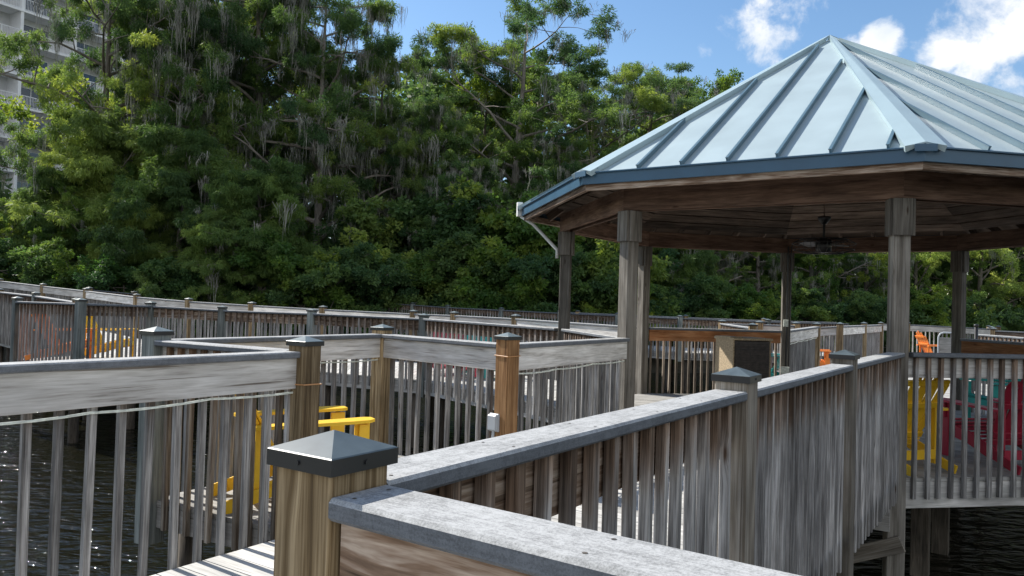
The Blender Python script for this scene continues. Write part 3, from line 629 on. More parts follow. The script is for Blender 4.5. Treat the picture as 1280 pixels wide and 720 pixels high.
bk = [Zr(V((4.8, 15.5, 0))), Zr(V((5.25, 19.4, 0))), Zr(V((7.2, 19.7, 0)))]
railing('railing round the teal chairs behind the gazebo', bk, -1, [(0, 0), (1, 0), (1, .5), (1, 1.)], False, group='railings of the exit boardwalk')

# ------------------------------------------------------------------ gazebo
def build_gazebo():
    g = empty('gazebo', (OCX, OCY, DZ), label='octagonal wooden gazebo with pale blue standing seam metal roof', cat='gazebo')
    inv = V((-OCX, -OCY, -DZ)); parts = []
    def P(mb, name, mat, parent=None, smooth=False):
        o = mb.build(name, mat, parent or g, smooth)
        if parent is None: o.location = inv
        return o
    bz0, bz1 = RZ + 1.37, RZ + 1.37 + .245
    for i in range(8):
        c = octv(i); an = OPHI - i * math.pi / 4; rd = V((math.cos(an), math.sin(an), 0))
        mb = MB(); mb.board((c.x, c.y, WZ - 1.2), (c.x, c.y, bz0 - .002), .15, .15, up=rd, ch=.008); col = P(mb, 'column', M['column'])
        mb = MB()
        tn = V((-rd.y, rd.x, 0))
        for dd in (rd, -rd, tn, -tn):
            q = c + dd * .093
            zb = bz0 - .33; o_ = .098 if abs(dd.dot(rd)) > .5 else .088
            mb.board((q.x, q.y, zb + .0), (q.x, q.y, bz0 - .004), .165 if abs(dd.dot(rd)) > .5 else .148, .034, up=dd, ch=.014)
        mb.build('column_collar', M['column'], col)
    R2 = OR + .075
    for i in range(8):
        a, b_ = octv(i, R2), octv(i + 1, R2); d = (b_ - a).normalized()
        mb = MB(); z = (bz0 + bz1) / 2
        k = .0414
        mb.board((a.x, a.y, z), (b_.x, b_.y, z), .045, .245, skew0=.414, skew1=-.414, ch=.004); P(mb, 'beam', M['beam'])
        a, b_ = octv(i, OR - .075), octv(i + 1, OR - .075); mb = MB(); mb.board((a.x, a.y, z + .001), (b_.x, b_.y, z + .001), .045, .245, skew0=.414, skew1=-.414, ch=.004); P(mb, 'beam', M['beam'])
    # roof planes
    RE, ZE = 4.12, 1.372; ZA = 3.667; apex = V((OCX, OCY, ZA))
    def rp(i, r, lift=0.):            # point on hip i at plan radius r, on the roof plane
        q = octv(i, r); q.z = ZE + (ZA - ZE) * (1 - r / RE) + lift; return q
    ap = math.cos(math.pi / 8)
    for i in range(8):
        mb = MB(); a, b_ = rp(i, RE), rp(i + 1, RE)
        n0 = len(mb.v); mb.v += [a, b_, apex, a - V((0, 0, .02)), b_ - V((0, 0, .02)), apex - V((0, 0, .02))]
        z3 = [(0, 0)] * 3; z4 = [(0, 0)] * 4
        mb.face((n0 + 1, n0, n0 + 2), z3, .5); mb.face((n0 + 3, n0 + 4, n0 + 5), z3, .5, 1); mb.face((n0, n0 + 1, n0 + 4, n0 + 3), z4, .5)
        panel = P(mb, 'roof_panel', [M['roof'], M['rafter']])
        # standing seams, square to the eave
        m_ = mid(a, b_); e = (b_ - a).normalized(); upv = (apex - m_).normalized(); nr = upv.cross(e); nr = nr if nr.z > 0 else -nr
        half = (b_ - a).length / 2; sl = (apex - m_).length
        k = 3; s_ = .455
        for j in range(-k, k + 1):
            x = j * s_ + .06
            if abs(x) > half - .12: continue
            top = sl * (1 - abs(x) / half) - .24
            m2 = MB(); p = m_ + e * x + nr * .022 ; m2.board(p + upv * .012, p + upv * top, .018, .046, up=nr, ch=.002)
            m2.board(p + upv * .012 + nr * .025 , p + upv * top + nr * .025, .028, .008, up=nr, ch=.001)
            m2.build('standing_seam', M['seam'], panel)
    for i in range(8):
        # folded hip cap: two strips, one each side of the hip
        a0 = rp(i, RE + .03); 
        for sgn in (1, -1):
            e = (rp(i + sgn, RE) - rp(i, RE)).normalized(); m_ = mid(rp(i + sgn, RE), rp(i, RE)); upv = (apex - m_).normalized(); nr = upv.cross(e); nr = nr if nr.z > 0 else -nr
            hip = (apex - rp(i, RE)).normalized(); inn = (e - hip * e.dot(hip)).normalized()
            w_ = .15; lift = nr * .058
            A0 = a0 + V((0, 0, .062)); A1 = apex + V((0, 0, .062)) + hip * 0
            B0 = a0 + inn * w_ + lift; B1 = apex + inn * .02 + lift - hip * .16
            mb = MB(); n0 = len(mb.v)
            dn = nr * -.056
            mb.v += [A0, A1, B1, B0, A0 + V((0, 0, -.012)), A1 + V((0, 0, -.012)), B1 + dn, B0 + dn]
            z4 = [(0, 0)] * 4
            for f in ((0, 1, 2, 3), (3, 2, 6, 7), (0, 3, 7, 4), (7, 6, 5, 4)): mb.face(tuple(n0 + x for x in (f if sgn < 0 else f[::-1])), z4, .5)
            P(mb, 'hip_cap', M['hip'])
        # little dark end piece closing the hip at the eave
        an = OPHI - i * math.pi / 4; rd = V((math.cos(an), math.sin(an), 0)); tn = V((-rd.y, rd.x, 0))
        c = rp(i, RE + .045); mb = MB(); mb.board(c - tn * .085 + V((0, 0, .018)), c + tn * .085 + V((0, 0, .018)), .012, .06, ch=.002); P(mb, 'hip_end_plate', M['rooftrim'])
        # fascia, drip edge, wood sub fascia
        a, b_ = octv(i, RE + .005), octv(i + 1, RE + .005)
        mb = MB(); zf = ZE - .055; mb.board((a.x, a.y, zf), (b_.x, b_.y, zf), .02, .115, skew0=.414, skew1=-.414, ch=.003)
        a, b_ = octv(i, RE + .02), octv(i + 1, RE + .02); mb.board((a.x, a.y, ZE + .004), (b_.x, b_.y, ZE + .004), .035, .016, skew0=.414, skew1=-.414, ch=.003)
        P(mb, 'fascia', M['rooftrim'])
        a, b_ = octv(i, RE - .05), octv(i + 1, RE - .05); mb = MB(); mb.board((a.x, a.y, ZE - .13), (b_.x, b_.y, ZE - .13), .04, .085, skew0=.414, skew1=-.414, ch=.004); P(mb, 'sub_fascia', M['board_brown'])
    # rafters
    for i in range(8):
        mb = MB(); a = rp(i, RE - .12, -.16); b_ = apex + V((0, 0, -.17)); mb.board(a, b_, .045, .14); P(mb, 'hip_rafter', M['rafter'])
        a, b_ = rp(i, RE), rp(i + 1, RE); m_ = mid(a, b_); e = (b_ - a).normalized(); half = (b_ - a).length / 2; inw = (apex - m_); 
        for j in (-2, -1, 0, 1, 2):
            x = j * .52; t1 = 1 - abs(x) / half
            if t1 < .1: continue
            mb = MB(); p0 = m_ + e * x + inw * .03 + V((0, 0, -.15)); p1 = m_ + e * x + inw * max(.05, t1 - .05) + V((0, 0, -.15))
            mb.board(p0, p1, .04, .12); P(mb, 'rafter', M['rafter'])
        # ceiling boards parallel to the eave, under the metal
        mb = MB(); k = 22
        for j in range(k):
            t0 = (j + .5) / k; q = m_ + inw * t0; h_ = half * (1 - t0) - .01
            if h_ < .05: continue
            nr = inw.normalized().cross(e); nr = nr if nr.z > 0 else -nr
            if j < 2: continue
            mb.board(q - e * h_ - nr * .235, q + e * h_ - nr * .235, inw.length / k - .02, .02, up=nr)
        P(mb, 'ceiling_boards', M['rafter'])
    mb = MB(); mb.tube([apex + V((0, 0, -.9)), apex + V((0, 0, -.1))], .09, n=8); P(mb, 'centre_block', M['rafter'])
    # ledger ties across (the flat line of boards seen below the rafters)
    return g
build_gazebo()

def build_fan():
    c = V((OCX + .02, OCY, 0)); zt = 2.8
    c = at(1030, 288, 10.3); cx_, cy_ = c.x, c.y; z0 = at(1030, 305, 10.3).z
    f = empty('ceiling_fan', (cx_, cy_, z0), label='black caged ceiling fan hanging under the gazebo roof', cat='fan')
    L_ = lambda p: p
    mb = MB(); mb.tube([(0, 0, .06), (0, 0, .28)], .016, n=10); mb.build('downrod', M['black'], f)
    zc = at(1030, 276, 10.3).z - z0
    mb = MB(); mb.tube([(0, 0, .26), (0, 0, .33), (0, 0, .36)], [.03, .08, .085], n=16); mb.build('canopy', M['black'], f, True)
    mb = MB(); mb.tube([(0, 0, .36), (0, 0, 3.4 - z0 - .35)], .009, n=8); mb.build('hanger_rod', M['rafter'], f)
    mb = MB(); mb.tube([(0, 0, -.12), (0, 0, -.10), (0, 0, .05), (0, 0, .08)], [.05, .1, .1, .04], n=18); mb.build('motor', M['black'], f, True)
    for k in range(4):
        an = k * math.pi / 2 + .35; d = V((math.cos(an), math.sin(an), 0)); mb = MB(); mb.board(d * .1, d * .36, .13, .008, up=(d.y * .25, -d.x * .25, 1)); mb.build('blade', M['black'] if k else M['grey_plastic'], f)
    mb = MB()
    for z, r in ((.06, .30), (.0, .40), (-.08, .38), (-.12, .25)):
        mb.tube([(r * math.cos(t * math.pi / 12), r * math.sin(t * math.pi / 12), z) for t in range(25)], .004, n=5, cap=False)
    for t in range(24):
        a_ = t * math.pi / 12; mb.tube([(r * math.cos(a_), r * math.sin(a_), z) for z, r in ((.07, .09), (.06, .30), (.0, .40), (-.08, .38), (-.12, .25), (-.13, .08))], .003, n=4, cap=False)
    mb.build('cage', M['black'], f)
build_fan()

def small_things():
    # white gutter outlet and slanted pipe at the left eave
    a = at(655, 252, AA.y + .35); 
    t = empty('downspout', (AA.x, AA.y, .5), label='white slanted drain pipe running from left eave to gazebo column', cat='drain pipe')
    e = octv(2, 4.16, 1.33); inv = -V(t.location)
    mb = MB(); mb.box((e.x, e.y, 1.36), (.07, .09, .20), rot=.2); o = mb.build('gutter_end', M['white'], t); o.location = inv
    p1 = at(666, 280, e.y - .02); p2 = octv(2, OR + .11, 0); p2 = V((p2.x - .02, p2.y, at(693, 312, AA.y).z)); mb = MB(); mb.tube([V((e.x + .02, e.y, 1.26)), p1, p2, p2 + V((.0, 0, -.12))], .024, n=10); o = mb.build('pipe', M['white'], t, True); o.location = inv
    # outlet box on the reddish post
    q = P6; face = (V((0, 0, 0)) - V((q.x, q.y, 0))).normalized(); u = (P6 - P5).normalized(); nrm = V((-u.y, u.x, 0)); nrm = nrm if nrm.dot(face) > 0 else -nrm
    c = V((q.x, q.y, at(628, 530, 6.3).z)) + nrm * .095 - u * .045
    t = empty('outlet_box', c, label='grey weatherproof electrical outlet box on the reddish brown post', cat='outlet box'); an = math.atan2(u.y, u.x)
    mb = MB(); mb.box((0, 0, 0), (.085, .05, .13), rot=an, ch=.012); mb.build('box_cover', M['grey_plastic'], t)
    mb = MB(); mb.box(tuple(-nrm * .012 + V((0, 0, 0))), (.095, .02, .145), rot=an, ch=.004); mb.build('back_plate', M['grey_plastic'], t)
    mb = MB(); mb.tube([(0, 0, -.06), (0, 0, -.9)], .012, n=8); mb.build('conduit', M['grey_plastic'], t)
    # wire loops on two posts
    for (pp, py, Y, lb) in ((P6, 445, 6.35, 'copper coloured wire wrapped round the reddish brown post'), (P3, 482, 4.7, 'thin brown wire wrapped round the post beside the yellow chair')):
        z = at(pp.x / Y * F_PX + 640, py, Y).z; s = .0745; an = math.atan2((P6 - P5).y, (P6 - P5).x) if pp is P6 else math.atan2((P4 - P3).y, (P4 - P3).x)
        a = V((math.cos(an), math.sin(an), 0)); b_ = V((-a.y, a.x, 0)); c = V((pp.x, pp.y, z))
        mb = MB(); mb.tube([c + a * s + b_ * s, c - a * s + b_ * s + V((0, 0, .004)), c - a * s - b_ * s, c + a * s - b_ * s + V((0, 0, -.004)), c + a * s + b_ * s], .004, n=6)
        tag(mb.build('wire_loop', M['wire']), lb, 'wire')
    # conduit and boxes on the rear column
    rd = (V((OCX, OCY, 0)) - CC).normalized(); tn = V((-rd.y, rd.x, 0))
    base = CC + rd * .125; t = empty('electrical_conduit', (base.x, base.y, DZ), label='electrical conduit with two junction boxes on the rear gazebo column', cat='conduit')
    mb = MB(); mb.tube([(0, 0, .2), (0, 0, 2.6)], .014, n=8); mb.tube([tuple(tn * .05 + V((0, 0, .0))), tuple(tn * .05 + V((0, 0, 2.6)))], .010, n=8); mb.build('conduit', M['black'], t)
    an = math.atan2(tn.y, tn.x)
    for py in (404, 463):
        z = at(983, py, base.y).z - DZ; mb = MB(); s = (.075, .05, .12) if py == 404 else (.14, .07, .13); mb.box((rd.x * .03 + tn.x * -.02, rd.y * .03, z), s, rot=an, ch=.008); mb.build('junction_box', M['rope'], t)
    # slatted bin
    c = at(928, 460, 12.3); c = V((c.x, c.y, DZ)); t = empty('litter_bin', c, rad(14), label='dark slatted litter bin with tan side panel at the rear gazebo railing', cat='litter bin')
    zt = at(928, 424, 12.0).z - DZ
    mb = MB(); mb.box((0, -.26, zt / 2), (.60, .02, zt - .06)); 
    k = 22
    for j in range(k): mb.board((-.29, -.275, .06 + j * (zt - .12) / k), (.29, -.275, .06 + j * (zt - .12) / k), .02, .028, ch=.002)
    mb.build('slatted_front', M['louver'], t)
    mb = MB()
    for s in (-1, 1): mb.box((s * .315, 0, zt / 2), (.022, .54, zt - .03))
    mb.build('side_panel', M['tan'], t)
    mb = MB(); mb.box((0, .265, zt / 2), (.60, .02, zt - .06)); mb.build('back_panel', M['louver'], t)
    mb = MB(); mb.box((0, 0, zt), (.68, .60, .035), ch=.01); mb.box((-.24, .02, zt + .025), (.2, .5, .012)); mb.build('lid', M['tan'], t)
    # braces and bolts below the end of the long railing
    t = empty('stair_bracket', (NN.x - .1, NN.y - .2, -1.7), label='bolted cross board and slanting brace under the end of the long railing', cat='brace'); inv = -V(t.location)
    e = (LL - NN).normalized(); n = V((e.y, -e.x, 0)); n = n if n.y < 0 else -n
    a = NN + n * .10 + e * .02
    mb = MB(); mb.board(V((a.x, a.y, -1.80)), V((a.x, a.y, -1.80)) + e * 2.4, .04, .21); o = mb.build('cross_board', M['rim'], t); o.location = inv
    mb = MB(); mb.board(V((a.x, a.y, -1.99)) - e * .10, V((a.x, a.y, -1.99)) + e * 1.3 + V((0, 0, -.62)), .045, .14); o = mb.build('brace', M['post_mid'], t); o.location = inv
    mb = MB()
    for z in (-1.74, -1.86):
        c = V((a.x, a.y, z)) + e * .09 + n * .020; mb.tube([c, c + n * .008], .012, n=10)
    o = mb.build('bolts', M['bolt'], t); o.location = inv
    # metal rack near the end railing
    c = at(1187, 440, 20); t = empty('bike_rack', (c.x, c.y, DZ), rad(-20), label='small grey rounded metal frame standing right of the orange chair', cat='metal frame')
    w_ = .26; zt = at(1187, 416, 20).z - DZ
    mb = MB(); pts = [(-w_, 0, 0), (-w_, 0, zt - .12), (-w_ + .04, 0, zt - .03), (-w_ + .12, 0, zt), (w_ - .12, 0, zt), (w_ - .04, 0, zt - .03), (w_, 0, zt - .12), (w_, 0, 0)]; mb.tube(pts, .022, n=8); mb.build('frame', M['grey_plastic'], t, True)
    mb = MB(); mb.box((0, 0, zt * .52), (w_ * 1.8, .02, zt * .72)); mb.build('panel', M['rim'], t)
    c = at(1220, 424, 15.5); t = empty('bollard', (c.x, c.y, DZ), label='slim black post standing behind the right gazebo column', cat='post')
    zt = at(1220, 405, 15.5).z - DZ; mb = MB(); mb.tube([(0, 0, 0), (0, 0, .02), (0, 0, .03), (0, 0, zt - .05)], [.09, .09, .035, .035], n=12); mb.build('shaft', M['black'], t, True)
    mb = MB(); mb.tube([(0, 0, zt - .05), (0, 0, zt - .02), (0, 0, zt)], [.045, .05, .02], n=12); mb.build('knob', M['black'], t, True)
small_things()
for x, y, lb in ((1151, 8.2, 'nearer square grey brown piling under the gazebo edge beside the near column'), (1176, 9.0, 'farther square piling in the shade under the gazebo floor')):
    q = at(x, 640, y); pile(q.x, q.y, DZ - .26, .1, lab=lb, square=True)

# ------------------------------------------------------------------ adirondack chairs
def make_chair(color, name='adirondack_chair'):
    m = M[color]; r = empty(name)
    mb = MB()
    for k in range(7):
        t = k / 6; x = .30 - t * .50; z = .375 - t * .13
        mb.board((x, -.255, z), (x, .255, z), .068, .02, up=(.26, 0, 1), ch=.004)
    mb.build('seat', m, r)
    mb = MB()
    base = V((-.19, 0, .20)); dirb = V((-.42, 0, .80)).normalized(); 
    for k in range(5):
        o = (k - 2); y0 = o * .088; y1 = o * .128; L_ = .86 - abs(o) ** 1.6 * .055
        p0 = base + V((0, y0, 0)); p1 = base + dirb * L_ + V((0, y1, 0)); mb.board(p0, p1, .096, .018, up=(.9, 0, .45), ch=.004)
        # rounded top
        d = (p1 - p0).normalized(); mb.board(p1 - d * .002, p1 + d * .022, .078, .0175, up=(.9, 0, .45), ch=.004); mb.board(p1 + d * .02, p1 + d * .04, .048, .017, up=(.9, 0, .45), ch=.004)
    for s_, w_ in ((.13, .46), (.47, .54), (.72, .50)):
        q = base + dirb * s_ + V((-.022, 0, -.01)); mb.board(q + V((0, -w_ / 2, 0)), q + V((0, w_ / 2, 0)), .06, .022, up=(.9, 0, .45), ch=.003)
    mb.build('backrest', m, r)
    for s in (-1, 1):
        mb = MB()
        pr = [(-.46, .06), (-.42, .085), (.20, .11), (.33, .10), (.38, .06), (.38, -.03), (.33, -.055), (-.46, -.02)]
        yy = s * .325; n0 = len(mb.v); n = len(pr); zA = lambda x: .565 + (.02 * (x + .46))
        for dz in (-.011, .011):
            for (x, y) in pr: mb.v.append(V((x, yy + s * (y - .03), zA(x) + dz)))
        idx = list(range(n)); z_ = [(0, 0)] * n
        mb.face(tuple(n0 + n + i for i in (idx if s > 0 else idx)), z_, .5); mb.face(tuple(n0 + i for i in idx[::-1]), z_, .5)
        for i in range(n): j = (i + 1) % n; mb.face((n0 + i, n0 + j, n0 + n + j, n0 + n + i), [(0, 0)] * 4, .5)
        mb.build('arm', m, r)
        mb = MB(); mb.board((.31, s * .285, 0), (.31, s * .285, .555), .11, .025, up=(0, 1, 0), ch=.004); mb.board((.31, s * .315, .40), (.31, s * .315, .55), .07, .03, up=(0, 1, 0)); mb.build('leg', m, r)
        mb = MB(); pl = [V((.37, s * .262, .30)), V((.0, s * .262, .235)), V((-.30, s * .262, .13)), V((-.50, s * .262, .065)), V((-.62, s * .262, .03))]
        for a, b_ in zip(pl[:-1], pl[1:]): mb.board(a, b_ + (b_ - a).normalized() * .012, .022, .125 if b_.x > -.4 else .09, ch=.004)
        mb.build('leg', m, r)
        mb = MB(); mb.board((-.40, s * .24, .05), (-.40, s * .24, .58), .05, .022, up=(0, 1, 0)); mb.build('arm_support', m, r)
    mb = MB(); mb.board((.345, -.25, .30), (.345, .25, .30), .02, .09); mb.build('front_rail', m, r)
    mb = MB(); mb.board((-.43, -.25, .14), (-.43, .25, .14), .02, .09); mb.build('rear_rail', m, r)
    return r
src = {}
def chair(color, x, y, z, deg, label, s=1.0):
    if color not in src: src[color] = make_chair(color); o = src[color]
    else: o = copy_tree(src[color])
    o.location = (x, y, z + .004); o.rotation_euler = (0, 0, rad(deg)); o.scale = (s, s, s)
    tag(o, label, 'adirondack chair', 'plastic adirondack chairs on the decks'); return o
def dz_at(px, Y, py): return 0
chair('yellow', -1.46, 5.73, DZ, 30, 'yellow adirondack chair in the nook behind the nearest post')
chair('yellow', 3.70, 7.76, DZ, 110, 'yellow adirondack chair inside the gazebo seen from behind')
chair('red', 4.92, 7.95, DZ, 100, 'large crimson adirondack chair inside the gazebo at the right edge', 1.0)
chair('teal', 6.75, 10.7, DZ, 182, 'teal adirondack chair inside the gazebo beyond the crimson one')
chair('teal', 5.15, 15.9, DZ, 150, 'teal adirondack chair beyond the rear gazebo railing behind the bin')
c = at(571, 470, 14.9); chair('red', c.x, c.y, f1[1].z - 1.09, -70, 'distant crimson adirondack chair on the middle boardwalk')
c = at(549, 470, 15.6); chair('red', c.x, c.y, f1[1].z - 1.09, -100, 'second distant crimson adirondack chair partly hidden beside the first')
c = at(612, 470, 15.0); chair('teal', c.x, c.y, f1[1].z - 1.09, -60, 'distant teal adirondack chair right of the crimson ones')
zz = f1[4].z - 1.09
c = at(138, 440, 15.9); chair('yellow', c.x, c.y, zz, 2, 'yellow adirondack chair behind the left middle distance railing')
c = at(84, 440, 15.0); chair('orange', c.x, c.y, (f1[5].z + f1[6].z) / 2 - 1.10, 5, 'faded orange adirondack chair behind the pickets at far left')
c = at(1016, 440, 18.2); chair('orange', c.x, c.y, DZ, -20, 'orange adirondack chair mostly hidden behind the brown railing post')
c = at(1172, 440, 23.5); chair('orange', c.x, c.y, DZ, 0, 'orange adirondack chair in side view near the end railing')

# ------------------------------------------------------------------ hotel behind the trees
def hotel():
    x0, y0 = -45., 70.; u = V((.482, .876, 0)); n = V((u.y, -u.x, 0)); g0 = -1.7
    h = empty('hotel', (x0, y0, g0), math.atan2(u.y, u.x), label='white high rise hotel with glass fronted balconies behind the left trees', cat='building')
    # local frame: x along the facade, y into the building (positive left of u)
    fl = 2.92; bay = 4.95; nf = 11; x_s, x_e = -5 * bay, 3 * bay; dep = 1.7
    mb = MB(); mb.box(((x_s + x_e) / 2, dep + 4.5, nf * fl / 2), (x_e - x_s, 9, nf * fl), ch=.02); mb.build('wall', M['stucco_grey'], h)
    mb = MB(); mb.box(((x_s + x_e) / 2, dep + 4, nf * fl + .2), (x_e - x_s + .6, 11, .4), ch=.02); mb.build('roof', M['stucco'], h)
    k = 0
    x = x_s
    while x <= x_e + .01:
        mb = MB(); mb.board((x, dep / 2 - .05, 0), (x, dep / 2 - .05, nf * fl), .28, dep + .1, up=(0, 1, 0), ch=.01); mb.build('balcony_fin', M['stucco'], h); x += bay
    for f in range(nf):
        z = f * fl + .55
        mb = MB(); mb.box(((x_s + x_e) / 2, dep / 2 - .06, z), (x_e - x_s, dep + .24, .2), ch=.01); mb.build('balcony_slab', M['stucco'], h)
        for b_ in range(8):
            xa = x_s + b_ * bay + .2; xb = xa + bay - .4
            mb = MB(); mb.board((xa, -.02, z + 1.15), (xb, -.02, z + 1.15), .05, .06); mb.board((xa, -.02, z + .2), (xb, -.02, z + .2), .04, .04)
            for j in range(4): xx = xa + (xb - xa) * j / 3; mb.board((xx, -.02, z + .1), (xx, -.02, z + 1.15), .05, .05, up=(0, 1, 0))
            for j in range(34): xx = xa + (xb - xa) * (j + .5) / 34; mb.board((xx, -.02, z + .2), (xx, -.02, z + 1.13), .022, .02, up=(0, 1, 0), ch=.001)
            rl = mb.build('balcony_railing', M['stucco'], h)
            mb = MB(); mb.box(((xa + xb) / 2 - .5, dep - .015, z + 1.2), (2.9, .03, 2.15)); wn = mb.build('window', M['glass'], h)
            mb = MB()
            for j in range(3): xx = (xa + xb) / 2 - .5 + (j - 1) * 1.45; mb.board((xx, dep - .045, z + .12), (xx, dep - .045, z + 2.27), .06, .04, up=(0, 1, 0))
            mb.board(((xa + xb) / 2 - 1.95, dep - .045, z + 2.3), ((xa + xb) / 2 + .95, dep - .045, z + 2.3), .04, .06); mb.build('frame', M['stucco'], wn)
hotel()

# ------------------------------------------------------------------ trees
class TreeGen:
    def __init__(s, seed): s.r = np.random.default_rng(seed); s.tr = MB(); s.clumps = []
    def limb(s, p, d, L, r0, depth, gravity=0., wig=.25):
        n = 4 if depth else 5; pts = [p]; cur = np.array(p, float); dd = np.array(d, float); seg = L / n
        for i in range(n):
            dd = dd + s.r.normal(0, wig, 3) * .5 + np.array([0, 0, gravity]); dd /= np.linalg.norm(dd); cur = cur + dd * seg; pts.append(tuple(cur))
        rs = [max(.012, r0 * (1 - .8 * i / n)) for i in range(n + 1)]
        s.tr.tube([V(q) for q in pts], rs, n=5 if depth else 6, cap=False)
        return [np.array(q, float) for q in pts], rs
def leaf_mesh(name, clumps, npc, L, Wd, droop, rng, mat, flat=.55, size_var=.5, shell=.45):
    cs = np.array([c[:3] for c in clumps]); rs = np.array([c[3] for c in clumps]); tn = np.array([c[4] for c in clumps])
    cnt = np.maximum(12, (npc * (rs / rs.mean()) ** 2).astype(int)); idx = np.repeat(np.arange(len(cs)), cnt); n = len(idx)
    d = rng.normal(size=(n, 3)); d /= np.linalg.norm(d, axis=1)[:, None]; rr = rng.random(n) ** shell
    KT = 9                                             # tufts per clump
    td = rng.normal(size=(len(cs), KT, 3)); td /= np.linalg.norm(td, axis=2)[:, :, None]; td *= (rng.random((len(cs), KT, 1)) ** .5); td[:, :, 2] = td[:, :, 2] * flat
    pick_ = rng.integers(0, KT, n)
    off = td[idx, pick_] * rs[idx][:, None] + d * rr[:, None] * (rs[idx] * .36)[:, None] * np.array([1, 1, .75])
    # lumpy outline: smaller tufts inside a clump
    ph = rng.random((len(cs), 3)) * 6.28
    p = cs[idx] + off
    ax = d * .6 + td[idx, pick_] * .5 + rng.normal(size=(n, 3)) * .55; ax[:, 2] -= droop; ax /= np.linalg.norm(ax, axis=1)[:, None]
    sd = np.cross(ax, rng.normal(size=(n, 3))); sd /= np.linalg.norm(sd, axis=1)[:, None]
    l = L * (1 + size_var * (rng.random(n) - .5)); w = Wd * (1 + size_var * (rng.random(n) - .5))
    v = np.empty((n, 4, 3)); v[:, 0] = p; v[:, 1] = p + ax * (l * .5)[:, None] + sd * w[:, None]; v[:, 2] = p + ax * l[:, None]; v[:, 3] = p + ax * (l * .45)[:, None] - sd * w[:, None]
    tt_ = rng.normal(0, .12, (len(cs), KT)); t = np.clip(tn[idx] + tt_[idx, pick_] + rng.normal(0, .1, n), 0, 1)
    me = bpy.data.meshes.new(name); me.vertices.add(n * 4); me.vertices.foreach_set('co', v.ravel())
    me.loops.add(n * 4); me.loops.foreach_set('vertex_index', np.arange(n * 4)); me.polygons.add(n); me.polygons.foreach_set('loop_start', np.arange(n) * 4)
    me.update(calc_edges=True)
    a = me.attributes.new('tint', 'FLOAT', 'FACE'); a.data.foreach_set('value', t); me.materials.append(M[mat])
    return me
def moss_mesh(name, clumps, rng, frac, strands=14, Lm=1.1):
    """hanging tufts of fine tangled strands, thick at the top and fraying to different lengths"""
    vs = []; fs = []
    for c in clumps:
        if rng.random() > frac: continue
        bx, by = rng.normal(0, c[3] * .4, 2)
        for tuft in range(rng.integers(1, 4)):
            tx, ty, tz = c[0] + bx + rng.normal(0, .35), c[1] + by + rng.normal(0, .35), c[2] - c[3] * .25 + rng.normal(0, .2)
            LT = Lm * (.25 + 1.1 * rng.random() ** 1.5)
            for k in range(int(strands * (.5 + rng.random()))):
                rr = .10 + .06 * LT; x = tx + rng.normal(0, rr); y = ty + rng.normal(0, rr); z = tz + rng.normal(0, .1)
                L = LT * (.25 + .9 * rng.random() ** 1.4) * max(.3, 1 - math.hypot(x - tx, y - ty) / (rr * 3)); w = .006 + .012 * rng.random(); a = rng.random() * 3.14
                dx, dy = math.cos(a) * w, math.sin(a) * w; n0 = len(vs); px_, py_ = x, y
                m = 4
                for q in range(m + 1):
                    f = q / m; ww = (1 - f) ** .6 + .05
                    vs.append((px_ - dx * ww, py_ - dy * ww, z - L * f)); vs.append((px_ + dx * ww, py_ + dy * ww, z - L * f))
                    px_ += rng.normal(0, .035) + (tx - px_) * .12; py_ += rng.normal(0, .035) + (ty - py_) * .12
                for q in range(m): fs.append((n0 + 2 * q, n0 + 2 * q + 1, n0 + 2 * q + 3, n0 + 2 * q + 2))
    me = bpy.data.meshes.new(name); me.from_pydata(vs, [], fs); me.materials.append(M['moss']); return me
